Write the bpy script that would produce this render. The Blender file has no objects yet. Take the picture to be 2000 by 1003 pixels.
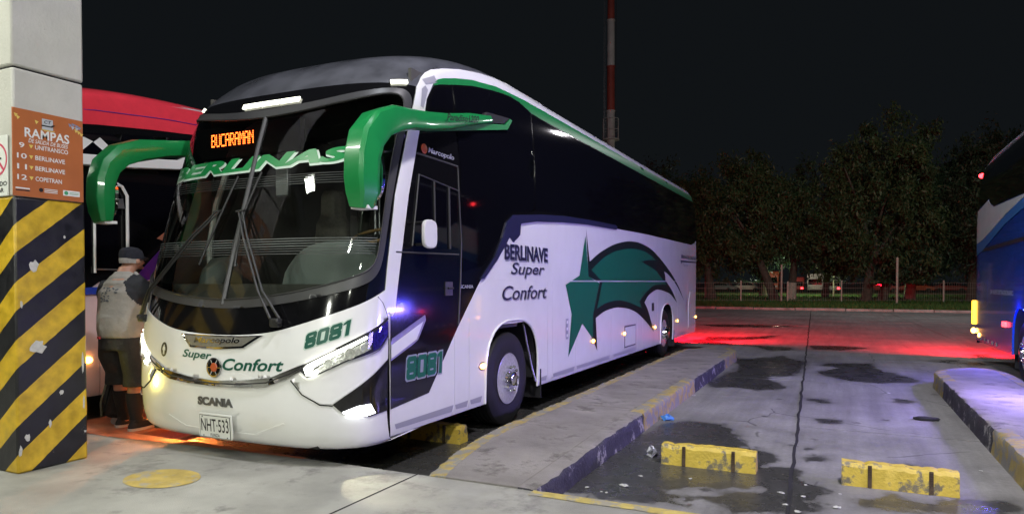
import bpy, bmesh, math, random
import numpy as np
from math import radians as rad, sin, cos, pi
from mathutils import Vector, Matrix, Quaternion
from mathutils.geometry import delaunay_2d_cdt
random.seed(7)
SC = bpy.context.scene
COL = SC.collection

# ------------------------------------------------------------------ camera, sky, lights, exposure
cam = bpy.data.cameras.new('camera'); camo = bpy.data.objects.new('camera', cam); COL.objects.link(camo)
camo.location = (0, 0, 1.62); camo.rotation_euler = (rad(90 - 1.2), 0, rad(25.5))
cam.sensor_width = 36; cam.lens = 1340 / 2000 * 36; cam.shift_y = 0.03825
cam.clip_start = 0.05; cam.clip_end = 2000
SC.camera = camo
W = bpy.data.worlds.new('World'); SC.world = W; W.use_nodes = True
wn = W.node_tree; wn.nodes.clear()
wo = wn.nodes.new('ShaderNodeOutputWorld'); wb = wn.nodes.new('ShaderNodeBackground')
wb.inputs[0].default_value = (0.0046, 0.0057, 0.0068, 1); wb.inputs[1].default_value = 1.0
wn.links.new(wb.outputs[0], wo.inputs[0])
SC.view_settings.view_transform = 'Standard'; SC.view_settings.look = 'None'
SC.view_settings.exposure = 0.16; SC.view_settings.gamma = 1.0
SC.render.engine = 'CYCLES'

def area(name, loc, target, size, power, color, sy=None, spread=180):
    l = bpy.data.lights.new(name, 'AREA'); l.energy = power; l.color = color
    l.shape = 'RECTANGLE'; l.size = size; l.size_y = sy or size; l.spread = rad(spread)
    o = bpy.data.objects.new(name, l); COL.objects.link(o); o.location = loc
    o.rotation_euler = (Vector(target) - Vector(loc)).to_track_quat('-Z', 'Y').to_euler(); return o
def spot(name, loc, target, power, color, ang=60, blend=.5, r=.03):
    l = bpy.data.lights.new(name, 'SPOT'); l.energy = power; l.color = color
    l.spot_size = rad(ang); l.spot_blend = blend; l.shadow_soft_size = r
    o = bpy.data.objects.new(name, l); COL.objects.link(o); o.location = loc
    o.rotation_euler = (Vector(target) - Vector(loc)).to_track_quat('-Z', 'Y').to_euler(); return o
def point(name, loc, power, color, r=.05):
    l = bpy.data.lights.new(name, 'POINT'); l.energy = power; l.color = color; l.shadow_soft_size = r
    o = bpy.data.objects.new(name, l); COL.objects.link(o); o.location = loc; return o

# canopy luminaires of the terminal (behind and above the camera; fixtures are built further down)
CANOPY = [(-6.6, 1.2, 5.3), (-2.2, -0.6, 5.3), (2.6, -0.6, 5.3), (-6.6, -4.5, 5.3), (-2.2, -4.5, 5.3), (2.6, -4.5, 5.3), (-10.2, 1.2, 5.3)]  # last one is added to lift the red coach roof
CP = [98, 70, 52, 50, 62, 50, 170]
for c, pw in zip(CANOPY, CP):
    area('canopy_light', (c[0], c[1], c[2] - .12), (c[0], c[1], 0), .42, pw, (0.97, 1.0, 0.86), .42)
area('bay_fill_light', (-3.2, -6.5, 4.6), (-4.9, 4.2, 1.3), .4, 245, (0.97, 1.0, 0.88), .3)  # added flood that brightens the bus front
area('bay_fill_light', (1.0, -1.8, 4.9), (-5.6, 3.6, 1.6), .4, 105, (0.98, 1.0, 0.90), .3)  # added flood for the column and its sign
spot('bay_fill_light', (-1.6, 1.2, 5.2), (3.2, 14.5, 2.7), 4600, (0.80, 0.86, 1.0), 30, .6, .15)  # added spot that lifts the flank of the blue coach
# added unseen floods that brighten bays, yard, trees and mast, bay ones cool lilac
area('yard_fill_light', (1.2, 3.0, 8.2), (-.6, 11.5, 0), 0.7, 520, (0.95, 0.90, 0.97), .4, 150)
area('yard_fill_light', (3.0, -1.5, 7.5), (-3, 12, 1), 0.7, 210, (0.74, 0.74, 1.0), .4, 150)
area('yard_fill_light', (-3.0, 2.6, 8.4), (-4.2, 9, 4), 0.7, 120, (0.86, 0.92, 1.0), .4, 170)
area('yard_fill_light', (6, 36, 12), (-.5, 34, 0), 0.7, 330, (0.95, 0.9, 0.95), .4, 160)
spot('yard_fill_light', (9, 2, 13), (1, 58, 4), 21000, (.80, 1, .84), 34, 1.0, .3)
spot('yard_fill_light', (9, 1, 13), (-26.9, 86, 32), 24000, (1, .97, .95), 22, .9, .3)
# violet underglow of the bus on the right: wheel-arch lamps and sill strip
area('underglow_light', (2.46, 12.9, .98), (-2, 12.9, .9), .8, 50, (.20, .14, 1.0), .08)
area('underglow_light', (2.46, 9.6, .92), (-2, 10, .9), 1.4, 130, (.40, .30, 1.0), .30)
area('underglow_light', (2.46, 6.0, .92), (-2, 6.3, .9), 1.4, 45, (.42, .33, 1.0), .30)
point('blue_arch_light', (2.50, 13.3, 1.10), 14, (.05, .06, 1.0), .04)
# tail lights
area('tail_light', (-5.5, 18.42, 1.0), (-5.3, 23.4, -1.3), .3, 560, (1, .003, .015), .5, 125)
area('tail_light', (-3.7, 18.42, 1.0), (-2.6, 23.4, -1.0), .3, 800, (1, .003, .015), .5, 135)
area('tail_light', (3.1, 17.45, 1.0), (1.4, 22.4, -1.0), .3, 480, (1, .006, .02), .5, 135)
# lamps of the neighbouring coach on the left
spot('amber_light', (-6.75, 5.5, .55), (-5.9, 4.2, .0), 300, (1, .26, .05), 130, .6, .04)
spot('yellow_fog_light', (-7.28, 3.52, .55), (-5.85, 4.25, .80), 75, (1, .84, .13), 50, 1.0, .08)
# low beam of the fog lamp
spot('fog_light', (-3.42, 4.20, .60), (-2.95, 4.02, .10), 13, (1, .98, .66), 50, .10, .015)
# park lamp far behind the trees
point('park_light', (-.5, 73, 5.2), 3600, (.85, 1.0, .5), .2)
point('park_light', (-4.5, 78, 4.6), 1500, (.9, 1.0, .8), .2)

# ------------------------------------------------------------------ materials
def mat(name, col, rough=.5, metal=0, coat=0, emis=None, estr=0, noise=0, nscale=8, bump=0, bscale=60, rvar=0, spec=.5, alpha=None, dirt=None, coords='Object'):
    m = bpy.data.materials.new(name); m.use_nodes = True; nt = m.node_tree; b = nt.nodes['Principled BSDF']
    L = nt.links.new
    b.inputs['Base Color'].default_value = (*col, 1); b.inputs['Roughness'].default_value = rough
    b.inputs['Metallic'].default_value = metal; b.inputs['Coat Weight'].default_value = coat; b.inputs['Coat Roughness'].default_value = .04
    b.inputs['Specular IOR Level'].default_value = spec
    if emis: b.inputs['Emission Color'].default_value = (*emis, 1); b.inputs['Emission Strength'].default_value = estr
    if noise or bump or rvar or dirt:
        tc = nt.nodes.new('ShaderNodeTexCoord')
        n = nt.nodes.new('ShaderNodeTexNoise'); n.inputs['Scale'].default_value = nscale; n.inputs['Detail'].default_value = 8; n.inputs['Roughness'].default_value = .62
        L(tc.outputs[coords], n.inputs['Vector'])
    if noise:
        mx = nt.nodes.new('ShaderNodeMix'); mx.data_type = 'RGBA'; mx.blend_type = 'MULTIPLY'; mx.inputs[0].default_value = 1
        r = nt.nodes.new('ShaderNodeMapRange'); r.inputs[1].default_value = .3; r.inputs[2].default_value = .7; r.inputs[3].default_value = 1 - noise; r.inputs[4].default_value = 1 + noise * .4
        L(n.outputs[0], r.inputs[0]); mx.inputs[6].default_value = (*col, 1); L(r.outputs[0], mx.inputs[7]); L(mx.outputs[2], b.inputs['Base Color'])
        last = mx.outputs[2]
        if dirt:
            n2 = nt.nodes.new('ShaderNodeTexNoise'); n2.inputs['Scale'].default_value = dirt[1]; n2.inputs['Detail'].default_value = 9; n2.inputs['Roughness'].default_value = .7
            L(tc.outputs[coords], n2.inputs['Vector'])
            r2 = nt.nodes.new('ShaderNodeMapRange'); r2.inputs[1].default_value = dirt[2]; r2.inputs[2].default_value = dirt[2] + dirt[3]
            L(n2.outputs[0], r2.inputs[0])
            m2 = nt.nodes.new('ShaderNodeMix'); m2.data_type = 'RGBA'; L(r2.outputs[0], m2.inputs[0]); L(last, m2.inputs[6]); m2.inputs[7].default_value = (*dirt[0], 1)
            L(m2.outputs[2], b.inputs['Base Color'])
    if rvar:
        r = nt.nodes.new('ShaderNodeMapRange'); r.inputs[3].default_value = rough - rvar; r.inputs[4].default_value = rough + rvar
        L(n.outputs[0], r.inputs[0]); L(r.outputs[0], b.inputs['Roughness'])
    if bump:
        n3 = nt.nodes.new('ShaderNodeTexNoise'); n3.inputs['Scale'].default_value = bscale; n3.inputs['Detail'].default_value = 6
        L(tc.outputs[coords], n3.inputs['Vector'])
        bp = nt.nodes.new('ShaderNodeBump'); bp.inputs['Strength'].default_value = bump; bp.inputs['Distance'].default_value = .02
        L(n3.outputs[0], bp.inputs['Height']); L(bp.outputs[0], b.inputs['Normal'])
    return m
def glass(name, tint=(.5, .55, .52), refl=1.0, dark=.0, rough=0.01):
    m = bpy.data.materials.new(name); m.use_nodes = True; nt = m.node_tree; nt.nodes.clear(); L = nt.links.new
    o = nt.nodes.new('ShaderNodeOutputMaterial'); t = nt.nodes.new('ShaderNodeBsdfTransparent'); g = nt.nodes.new('ShaderNodeBsdfGlossy')
    t.inputs[0].default_value = (*tint, 1); g.inputs['Roughness'].default_value = rough; g.inputs[0].default_value = (refl, refl, refl, 1)
    f = nt.nodes.new('ShaderNodeFresnel'); f.inputs[0].default_value = 1.5; mx = nt.nodes.new('ShaderNodeMixShader')
    L(f.outputs[0], mx.inputs[0]); L(t.outputs[0], mx.inputs[1]); L(g.outputs[0], mx.inputs[2]); L(mx.outputs[0], o.inputs[0]); return m
M = {}
M['white'] = mat('white_gloss_paint', (.80, .80, .79), .22, coat=.6, noise=.04, nscale=3, rvar=.05)
M['white2'] = mat('white_satin_paint', (.74, .74, .73), .4)
M['green'] = mat('green_gloss_paint', (.010, .225, .058), .30, coat=.35, noise=.08, nscale=5)
M['deepgreen'] = mat('dark_green_vinyl', (.004, .085, .055), .35, coat=.2)
M['stargreen'] = mat('star_green_vinyl', (.003, .115, .062), .5, spec=.25)
M['ink'] = mat('blackish_green_vinyl', (.004, .012, .013), .5, spec=.2)
M['black'] = mat('black_gloss_paint', (.005, .005, .006), .10, coat=.3, rvar=.04, nscale=5)
M['dome'] = mat('black_roof_paint_sheen', (.095, .098, .115), .30, coat=.6, noise=.6, nscale=2.2, rvar=.10)  # sheen on the black dome put into a paler, blotchy base colour
M['sideglass'] = mat('tinted_side_glass', (.003, .003, .005), .04, spec=.6)
M['rubber'] = mat('black_rubber', (.018, .018, .019), .5, noise=.2)
M['grey_rubber'] = mat('grey_window_rubber', (.05, .05, .053), .38)
M['tyre'] = mat('tyre_rubber', (.008, .008, .009), .62, noise=.3, nscale=20, bump=.1)
M['chrome'] = mat('chrome', (.75, .75, .76), .10, metal=1)
M['alu'] = mat('polished_wheel_metal', (.75, .75, .78), .22, metal=.55, noise=.25, nscale=30, rvar=.1)
M['steel'] = mat('dull_steel', (.30, .30, .32), .4, metal=.8, noise=.2)
M['badge'] = mat('brushed_badge_metal', (.38, .37, .34), .38, metal=.7, noise=.2, nscale=40)
M['dark'] = mat('dark_plastic', (.02, .02, .022), .5)
M['under'] = mat('underbody_grime', (.012, .012, .012), .8, noise=.4)
M['tape'] = mat('silver_reflective_tape', (.33, .33, .37), .4)
M['seam'] = mat('panel_gap_black', (.003, .003, .003), .95, spec=.05)
M['navy'] = mat('navy_vinyl', (.015, .018, .055), .35)
M['shadowgrey'] = mat('grey_letter_edge', (.30, .31, .36), .4)
M['palegreen'] = mat('pale_green_vinyl', (.50, .62, .54), .4)
M['silverlet'] = mat('dark_silver_lettering', (.16, .16, .16), .3, metal=.6)
M['dash'] = mat('grey_dashboard_plastic', (.17, .20, .195), .6, noise=.1)
M['interior'] = mat('dark_cabin_lining', (.07, .067, .06), .8)
M['seat'] = mat('brown_grey_seat_fabric', (.15, .135, .115), .85, noise=.3, nscale=30)
M['curtain'] = mat('dark_brown_curtain', (.26, .22, .17), .9, noise=.3)
M['wood'] = mat('tan_steering_rim', (.42, .26, .12), .4)
M['wind'] = glass('windscreen_glass', (.82, .86, .83), 1.0)
M['lens'] = glass('clear_lamp_lens', (.95, .96, .97), 1.0)
M['bluereflection'] = mat('reflector_with_blue_light', (.12, .07, .85), .25, metal=.5, noise=.8, nscale=60, bump=.6, bscale=120)  # blue light caught in the headlamp, put into the reflector colour
M['reflector'] = mat('lamp_reflector_glow', (.70, .71, .67), .2, metal=.6, emis=(1, 1, .85), estr=.16, noise=.75, nscale=26, bump=.7, bscale=45)  # faint glow and blotches painted in for bright chrome reflections
M['led'] = mat('white_lamp', (1, 1, .95), .3, emis=(1, 1, .86), estr=7)
M['fogled'] = mat('bright_fog_lamp', (1, 1, 1), .3, emis=(.95, 1, 1), estr=14)
M['roofled'] = mat('roof_marker_lamp', (1, 1, .9), .3, emis=(1, 1, .80), estr=2.6)
M['amber'] = mat('amber_lamp', (1, .45, .1), .3, emis=(1, .42, .08), estr=12)
M['amber2'] = mat('yellow_lamp', (1, .6, .1), .3, emis=(1, .5, .03), estr=3)
M['redlamp'] = mat('red_lamp', (1, .02, .02), .3, emis=(1, .03, .04), estr=9)
M['blueled'] = mat('blue_lamp', (.1, .1, 1), .3, emis=(.06, .09, 1), estr=22)
M['ledtext'] = mat('orange_led', (1, .4, .1), .4, emis=(1, .36, .07), estr=1.7)
M['plate'] = mat('white_number_plate', (.72, .73, .70), .35, noise=.05)
M['inkblack'] = mat('black_print', (.012, .012, .012), .5)
M['orangeglass'] = mat('orange_badge_glass', (.45, .09, .03), .3)

# ------------------------------------------------------------------ mesh helpers
def link(name, me, m=None, parent=None, kind=None):
    o = bpy.data.objects.new(name, me); COL.objects.link(o)
    if m is not None and me is not None and not me.materials: me.materials.append(m)
    if parent: o.parent = parent
    if kind: o['kind'] = kind
    return o
def tag(o, label=None, cat=None, group=None):
    if label: o['label'] = label
    if cat: o['category'] = cat
    if group: o['group'] = group
    return o
def empty(name, loc=(0, 0, 0), label=None, cat=None, group=None, rz=0):
    o = bpy.data.objects.new(name, None); COL.objects.link(o); o.location = loc; o.rotation_euler = (0, 0, rz); o.empty_display_size = .2
    return tag(o, label, cat, group)
class MB:
    def __init__(s): s.v = []; s.f = []; s.mi = []; s.cur = 0
    def add(s, vs, fs):
        b = len(s.v); s.v += [tuple(v) for v in vs]; s.f += [tuple(b + i for i in f) for f in fs]; s.mi += [s.cur] * len(fs); return s
    def box(s, c, d, rot=None):
        P = [Vector((x * d[0] / 2, y * d[1] / 2, z * d[2] / 2)) for x in (-1, 1) for y in (-1, 1) for z in (-1, 1)]
        if rot is not None: P = [rot @ p for p in P]
        return s.add([p + Vector(c) for p in P], [(0, 1, 3, 2), (4, 6, 7, 5), (0, 4, 5, 1), (2, 3, 7, 6), (0, 2, 6, 4), (1, 5, 7, 3)])
    def prism(s, pts, a, b, axis='x'):
        n = len(pts); f = {'x': lambda p, t: (t, p[0], p[1]), 'y': lambda p, t: (p[0], t, p[1]), 'z': lambda p, t: (p[0], p[1], t)}[axis]
        return s.add([f(p, a) for p in pts] + [f(p, b) for p in pts], [tuple(range(n))[::-1], tuple(range(n, 2 * n))] + [(i, (i + 1) % n, n + (i + 1) % n, n + i) for i in range(n)])
    def loft(s, rings, cap=True, closed=True):
        n = len(rings[0]); vs = [p for r in rings for p in r]; fs = []
        for i in range(len(rings) - 1):
            for j in range(n if closed else n - 1):
                k = (j + 1) % n; fs.append((i * n + j, i * n + k, (i + 1) * n + k, (i + 1) * n + j))
        if cap: fs += [tuple(range(n))[::-1], tuple(range((len(rings) - 1) * n, len(rings) * n))]
        return s.add(vs, fs)
    def tube(s, pts, r, n=8, cap=True):
        P = [Vector(p) for p in pts]; rr = r if hasattr(r, '__len__') else [r] * len(P); rings = []
        up = None
        for i, p in enumerate(P):
            d = (P[min(i + 1, len(P) - 1)] - P[max(i - 1, 0)]).normalized()
            if up is None: up = d.orthogonal().normalized()
            a = (up - d * up.dot(d)).normalized(); b = d.cross(a); up = a
            rings.append([p + (a * cos(2 * pi * k / n) + b * sin(2 * pi * k / n)) * rr[i] for k in range(n)])
        return s.loft(rings, cap)
    def lathe(s, prof, c, axis='x', n=32, cap=False):
        rings = []
        for (t, r) in prof:
            ring = []
            for k in range(n):
                a = 2 * pi * k / n
                q = {'x': (t, r * cos(a), r * sin(a)), 'y': (r * cos(a), t, r * sin(a)), 'z': (r * cos(a), r * sin(a), t)}[axis]
                ring.append((c[0] + q[0], c[1] + q[1], c[2] + q[2]))
            rings.append(ring)
        return s.loft(rings, cap)
    def ball(s, c, r, n=12, m=8):
        rx, ry, rz = r if hasattr(r, '__len__') else (r, r, r)
        rings = [[(c[0] + rx * sin(t) * cos(2 * pi * k / n), c[1] + ry * sin(t) * sin(2 * pi * k / n), c[2] + rz * cos(t)) for k in range(n)] for t in [pi * (i + .02) / (m + .04) for i in range(m + 1)]]
        return s.loft(rings)
    def mesh(s, name, smooth=True, angle=35):
        me = bpy.data.meshes.new(name); me.from_pydata(s.v, [], s.f); me.validate()
        bm = bmesh.new(); bm.from_mesh(me); bmesh.ops.recalc_face_normals(bm, faces=bm.faces); 
        if smooth:
            for f in bm.faces: f.smooth = True
            for e in bm.edges:
                if len(e.link_faces) == 2 and e.calc_face_angle(0) > rad(angle): e.smooth = False
        bm.to_mesh(me); bm.free(); return me
    def obj(s, name, m, parent=None, smooth=True, angle=35, kind=None, bevel=0):
        me = s.mesh(name, smooth, angle)
        if isinstance(m, (list, tuple)):
            for q in m: me.materials.append(q)
            if len(s.mi) == len(me.polygons): me.polygons.foreach_set('material_index', s.mi)
        o = link(name, me, None if isinstance(m, (list, tuple)) else m, parent, kind)
        if bevel:
            b = o.modifiers.new('bevel', 'BEVEL'); b.width = bevel; b.segments = 2; b.limit_method = 'ANGLE'; b.angle_limit = rad(40)
        return o
def copy_tree(o, parent=None):
    c = o.copy(); COL.objects.link(c)
    if parent: c.parent = parent
    for ch in list(o.children): copy_tree(ch, c)
    return c

# ------------------------------------------------------------------ coach body surface
NN = 3.1
KEY = [(0.30,4.14,0.58,1.28),(0.36,4.09,.58,1.295),(0.60,4.05,.58,1.30),(0.95,4.06,.58,1.30),(1.45,4.14,.52,1.30),(2.1,4.33,.48,1.30),(2.7,4.51,.50,1.30),(3.1,4.64,.54,1.29),(3.3,4.74,.56,1.285),(3.52,4.95,.65,1.27),(3.7,5.2,.85,1.25),(3.82,5.55,1.1,1.22),(3.9,6.0,1.4,1.16),(3.95,6.6,1.6,1.05),(3.99,7.5,1.6,.7),(4.01,8.4,1.2,.25),(4.015,8.8,.8,.02)]
def pchip(x, xs, ys):
    h = np.diff(xs); d = np.diff(ys) / h; m = np.zeros(len(xs)); m[0] = d[0]; m[-1] = d[-1]
    for i in range(1, len(xs) - 1):
        if d[i-1] * d[i] > 0:
            w1 = 2 * h[i] + h[i-1]; w2 = h[i] + 2 * h[i-1]; m[i] = (w1 + w2) / (w1 / d[i-1] + w2 / d[i])
    i = np.clip(np.searchsorted(xs, x) - 1, 0, len(xs) - 2); t = np.clip((x - xs[i]) / h[i], 0, 1)
    return (2*t**3 - 3*t**2 + 1) * ys[i] + (t**3 - 2*t**2 + t) * h[i] * m[i] + (-2*t**3 + 3*t**2) * ys[i+1] + (t**3 - t**2) * h[i] * m[i+1]
_k = np.array(KEY); ZT = np.linspace(.3, 4.015, 1860)
TAB = [pchip(ZT, _k[:, 0], _k[:, j]) for j in (1, 2, 3)]
ZL, ZH = .3, 4.015
def prof(z):
    q = (min(max(z, ZL), ZH) - ZL) / (ZH - ZL) * 1859; i = min(int(q), 1858); f = q - i
    return [T[i] * (1 - f) + T[i+1] * f for T in TAB]
def backy(z): 
    return 18.31 if z < 2.6 else 18.31 - .9 * ((z - 2.6) / 1.42) ** 5 - .10 * (z - 2.6)
_A = np.radians(np.concatenate([np.linspace(0, 2, 200)[:-1], np.linspace(2, 90, 2000)]))
_x = 1.3 * np.sin(_A) ** (2 / NN); _y = .52 * (1 - np.maximum(np.cos(_A), 0) ** (2 / NN))
_T = np.concatenate([[0], np.cumsum(np.hypot(np.diff(_x), np.diff(_y)))]); T90 = float(_T[-1])
_sx = _x / 1.3; _cy = _y / .52
def cs(t):
    a = min(abs(t), T90); return math.copysign(float(np.interp(a, _T, _sx)), t), float(np.interp(a, _T, _cy))
class Body:
    def __init__(s, xc=-4.65, dy=0, zs=1.0): s.xc = xc; s.dy = dy; s.zs = zs
    def fp(s, t, z):
        F, D, w = prof(z); a, c = cs(t); y = F + D * c
        if abs(t) > T90: y += abs(t) - T90
        return Vector((s.xc + w * a, y + s.dy, z * s.zs))
    def sp(s, y, z, sg=1):
        F, D, w = prof(z); q = w; B = backy(z); R = .28
        if y < F + D: c = min(max(1 - (y - F) / D, 0), 1); q = w * (1 - c ** NN) ** (1 / NN)
        elif y > B - R: c = min((y - (B - R)) / R, 1); q = w * (1 - .13 * (1 - (1 - c ** 2.4) ** (1 / 2.4)))
        return Vector((s.xc + sg * q, y + s.dy, z * s.zs))
    def front(s, t, z, off=0):
        p = s.fp(t, z)
        e = .004; a = s.fp(t + e, z) - s.fp(t - e, z); b = s.fp(t, min(z + e, ZH)) - s.fp(t, max(z - e, ZL)); n = a.cross(b).normalized()
        return p + n * off, n
    def side(s, y, z, off=0, sg=1):
        e = .004; p = s.sp(y, z, sg)
        a = s.sp(y + e, z, sg) - s.sp(y - e, z, sg); b = s.sp(y, min(z + e, ZH), sg) - s.sp(y, max(z - e, ZL), sg); n = a.cross(b).normalized() * sg
        return p + n * off, n
BD = Body()
def inside(p, poly):
    x, y = p; c = False; j = len(poly) - 1
    for i in range(len(poly)):
        a, b = poly[i], poly[j]
        if (a[1] > y) != (b[1] > y) and x < (b[0] - a[0]) * (y - a[1]) / (b[1] - a[1]) + a[0]: c = not c
        j = i
    return c
def smoothpoly(pts, it=2, closed=True):
    for _ in range(it):
        q = []; n = len(pts)
        for i in range(n if closed else n - 1):
            a, b = pts[i], pts[(i + 1) % n]; q += [(a[0]*.75+b[0]*.25, a[1]*.75+b[1]*.25), (a[0]*.25+b[0]*.75, a[1]*.25+b[1]*.75)]
        if not closed: q = [pts[0]] + q + [pts[-1]]
        pts = q
    return pts
def patch(name, poly, fn, off, m, parent, grid=.08, holes=(), thick=0, flip=False, material_extra=None):
    """polygon in surface coordinates -> mesh on the surface, off metres proud; thick adds a rim back to the surface"""
    def resample(P):
        out = []
        for i in range(len(P)):
            a, b = P[i], P[(i + 1) % len(P)]; n = max(1, int(math.hypot(b[0]-a[0], b[1]-a[1]) / grid + .5))
            out += [(a[0] + (b[0]-a[0]) * k / n, a[1] + (b[1]-a[1]) * k / n) for k in range(n)]
        return out
    loops = [resample(poly)] + [resample(h) for h in holes]; V = []; E = []
    for Lp in loops:
        b = len(V); V += Lp; E += [(b + i, b + (i + 1) % len(Lp)) for i in range(len(Lp))]
    nb = len(V); B = np.array(V)
    xs = [p[0] for p in poly]; ys = [p[1] for p in poly]
    gx = np.arange(min(xs) + grid * .5, max(xs), grid); gy = np.arange(min(ys) + grid * .5, max(ys), grid)
    for x in gx:
        for y in gy:
            if np.min(np.abs(B[:, 0] - x) + np.abs(B[:, 1] - y)) < grid * .45: continue
            if inside((x, y), poly) and not any(inside((x, y), h) for h in holes): V.append((float(x), float(y)))
    r = delaunay_2d_cdt([Vector(v) for v in V], E, [], 0, 1e-5)
    vo = r[0]; fo = []
    for f in r[2]:
        c = (sum(vo[i][0] for i in f) / 3, sum(vo[i][1] for i in f) / 3)
        if inside(c, poly) and not any(inside(c, h) for h in holes): fo.append(f)
    used = sorted({i for f in fo for i in f}); rm = {o: n for n, o in enumerate(used)}; vo = [vo[i] for i in used]; fo = [[rm[i] for i in f] for f in fo]; P = []; Nn = []
    for v in vo: p, n = fn(v[0], v[1], off); P.append(p); Nn.append(n)
    fs = []
    for f in fo:
        f = list(f); c = (P[f[1]] - P[f[0]]).cross(P[f[2]] - P[f[0]])
        if c.dot(Nn[f[0]]) < 0: f.reverse()
        fs.append(tuple(f))
    nv = list(Nn)
    if thick:
        cnt = {}
        for f in fs:
            for i in range(len(f)): cnt[(f[i], f[(i+1) % len(f)])] = 1
        be = [e for e in cnt if (e[1], e[0]) not in cnt]; mp = {}
        for e in be:
            for q in e:
                if q not in mp:
                    mp[q] = len(P); P.append(P[q] - Nn[q] * thick); nv.append(Nn[q])
        top = {}
        for e in be:
            fs.append((e[1], e[0], mp[e[0]], mp[e[1]]))
    me = bpy.data.meshes.new(name); me.from_pydata([tuple(p) for p in P], [], fs)
    for i, p in enumerate(me.polygons): p.use_smooth = True
    me.update(); ln = []
    for i, p in enumerate(me.polygons):
        for vi in p.vertices: ln.append(tuple(nv[vi]) if i < len(fo) else tuple(p.normal))
    me.normals_split_custom_set(ln)
    return link(name, me, m, parent)
def textgeo(s, bold=.0, shear=0, spacing=1.0, res=4):
    c = bpy.data.curves.new('t', 'FONT'); c.body = s; c.offset = bold; c.shear = shear; c.space_character = spacing; c.resolution_u = res; c.fill_mode = 'FRONT'
    o = bpy.data.objects.new('t', c); COL.objects.link(o)
    dg = bpy.context.evaluated_depsgraph_get(); me = bpy.data.meshes.new_from_object(o.evaluated_get(dg))
    V = np.array([v.co[:2] for v in me.vertices]); F = [tuple(p.vertices) for p in me.polygons]
    bpy.data.objects.remove(o); bpy.data.curves.remove(c); bpy.data.meshes.remove(me); return V, F
def text(s, fn, m, parent, name='lettering', bold=0, shear=0, spacing=1.0, cuts=0, box=None, off=.004, ext=0, bounds=None, label=None):
    """fn(u,v,off)->(point,normal), u,v in 0..1 of the text's bounding box (bounds fixes the box to another text's)"""
    V, F = textgeo(s, bold, shear, spacing)
    lo, hi = (V.min(0), V.max(0)) if bounds is None else bounds
    Vn = (V - lo) / (hi - lo)
    bm = bmesh.new(); vs = [bm.verts.new((a, b, 0)) for a, b in Vn]
    for f in F:
        try: bm.faces.new([vs[i] for i in f])
        except Exception: pass
    for k in range(1, cuts):
        g = list(bm.verts) + list(bm.edges) + list(bm.faces)
        bmesh.ops.bisect_plane(bm, geom=g, plane_co=(k / cuts, 0, 0), plane_no=(1, 0, 0))
    if ext:
        g = bmesh.ops.extrude_face_region(bm, geom=list(bm.faces)); ups = {v for v in g['geom'] if isinstance(v, bmesh.types.BMVert)}
    else: ups = set()
    nrm = None
    for v in bm.verts:
        p, n = fn(v.co.x, v.co.y, off + (ext if v in ups else 0)); v.co = p; nrm = n
    bmesh.ops.recalc_face_normals(bm, faces=bm.faces) if ext else None
    if not ext:
        bm.normal_update()
        for f in bm.faces:
            if f.normal.dot(nrm) < 0: f.normal_flip()
    me = bpy.data.meshes.new(name); bm.to_mesh(me); bm.free()
    o = link(name, me, m, parent)
    if label: o['label'] = label
    return o, (lo, hi)
def sidebox(y0, y1, z0, z1, B=BD, sg=1, dz=0):
    return lambda u, v, off: B.side(y0 + (y1 - y0) * u, z0 + (z1 - z0) * v + dz * u, off, sg)
def frontbox(t0, t1, z0, z1, dz=0, B=BD):
    return lambda u, v, off: B.front(t0 + (t1 - t0) * u, z0 + (z1 - z0) * v + dz * u, off)
def planebox(o, ux, uy):
    o, ux, uy = Vector(o), Vector(ux), Vector(uy); n = ux.cross(uy).normalized()
    return lambda u, v, off: (o + ux * u + uy * v + n * off, n)
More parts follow.
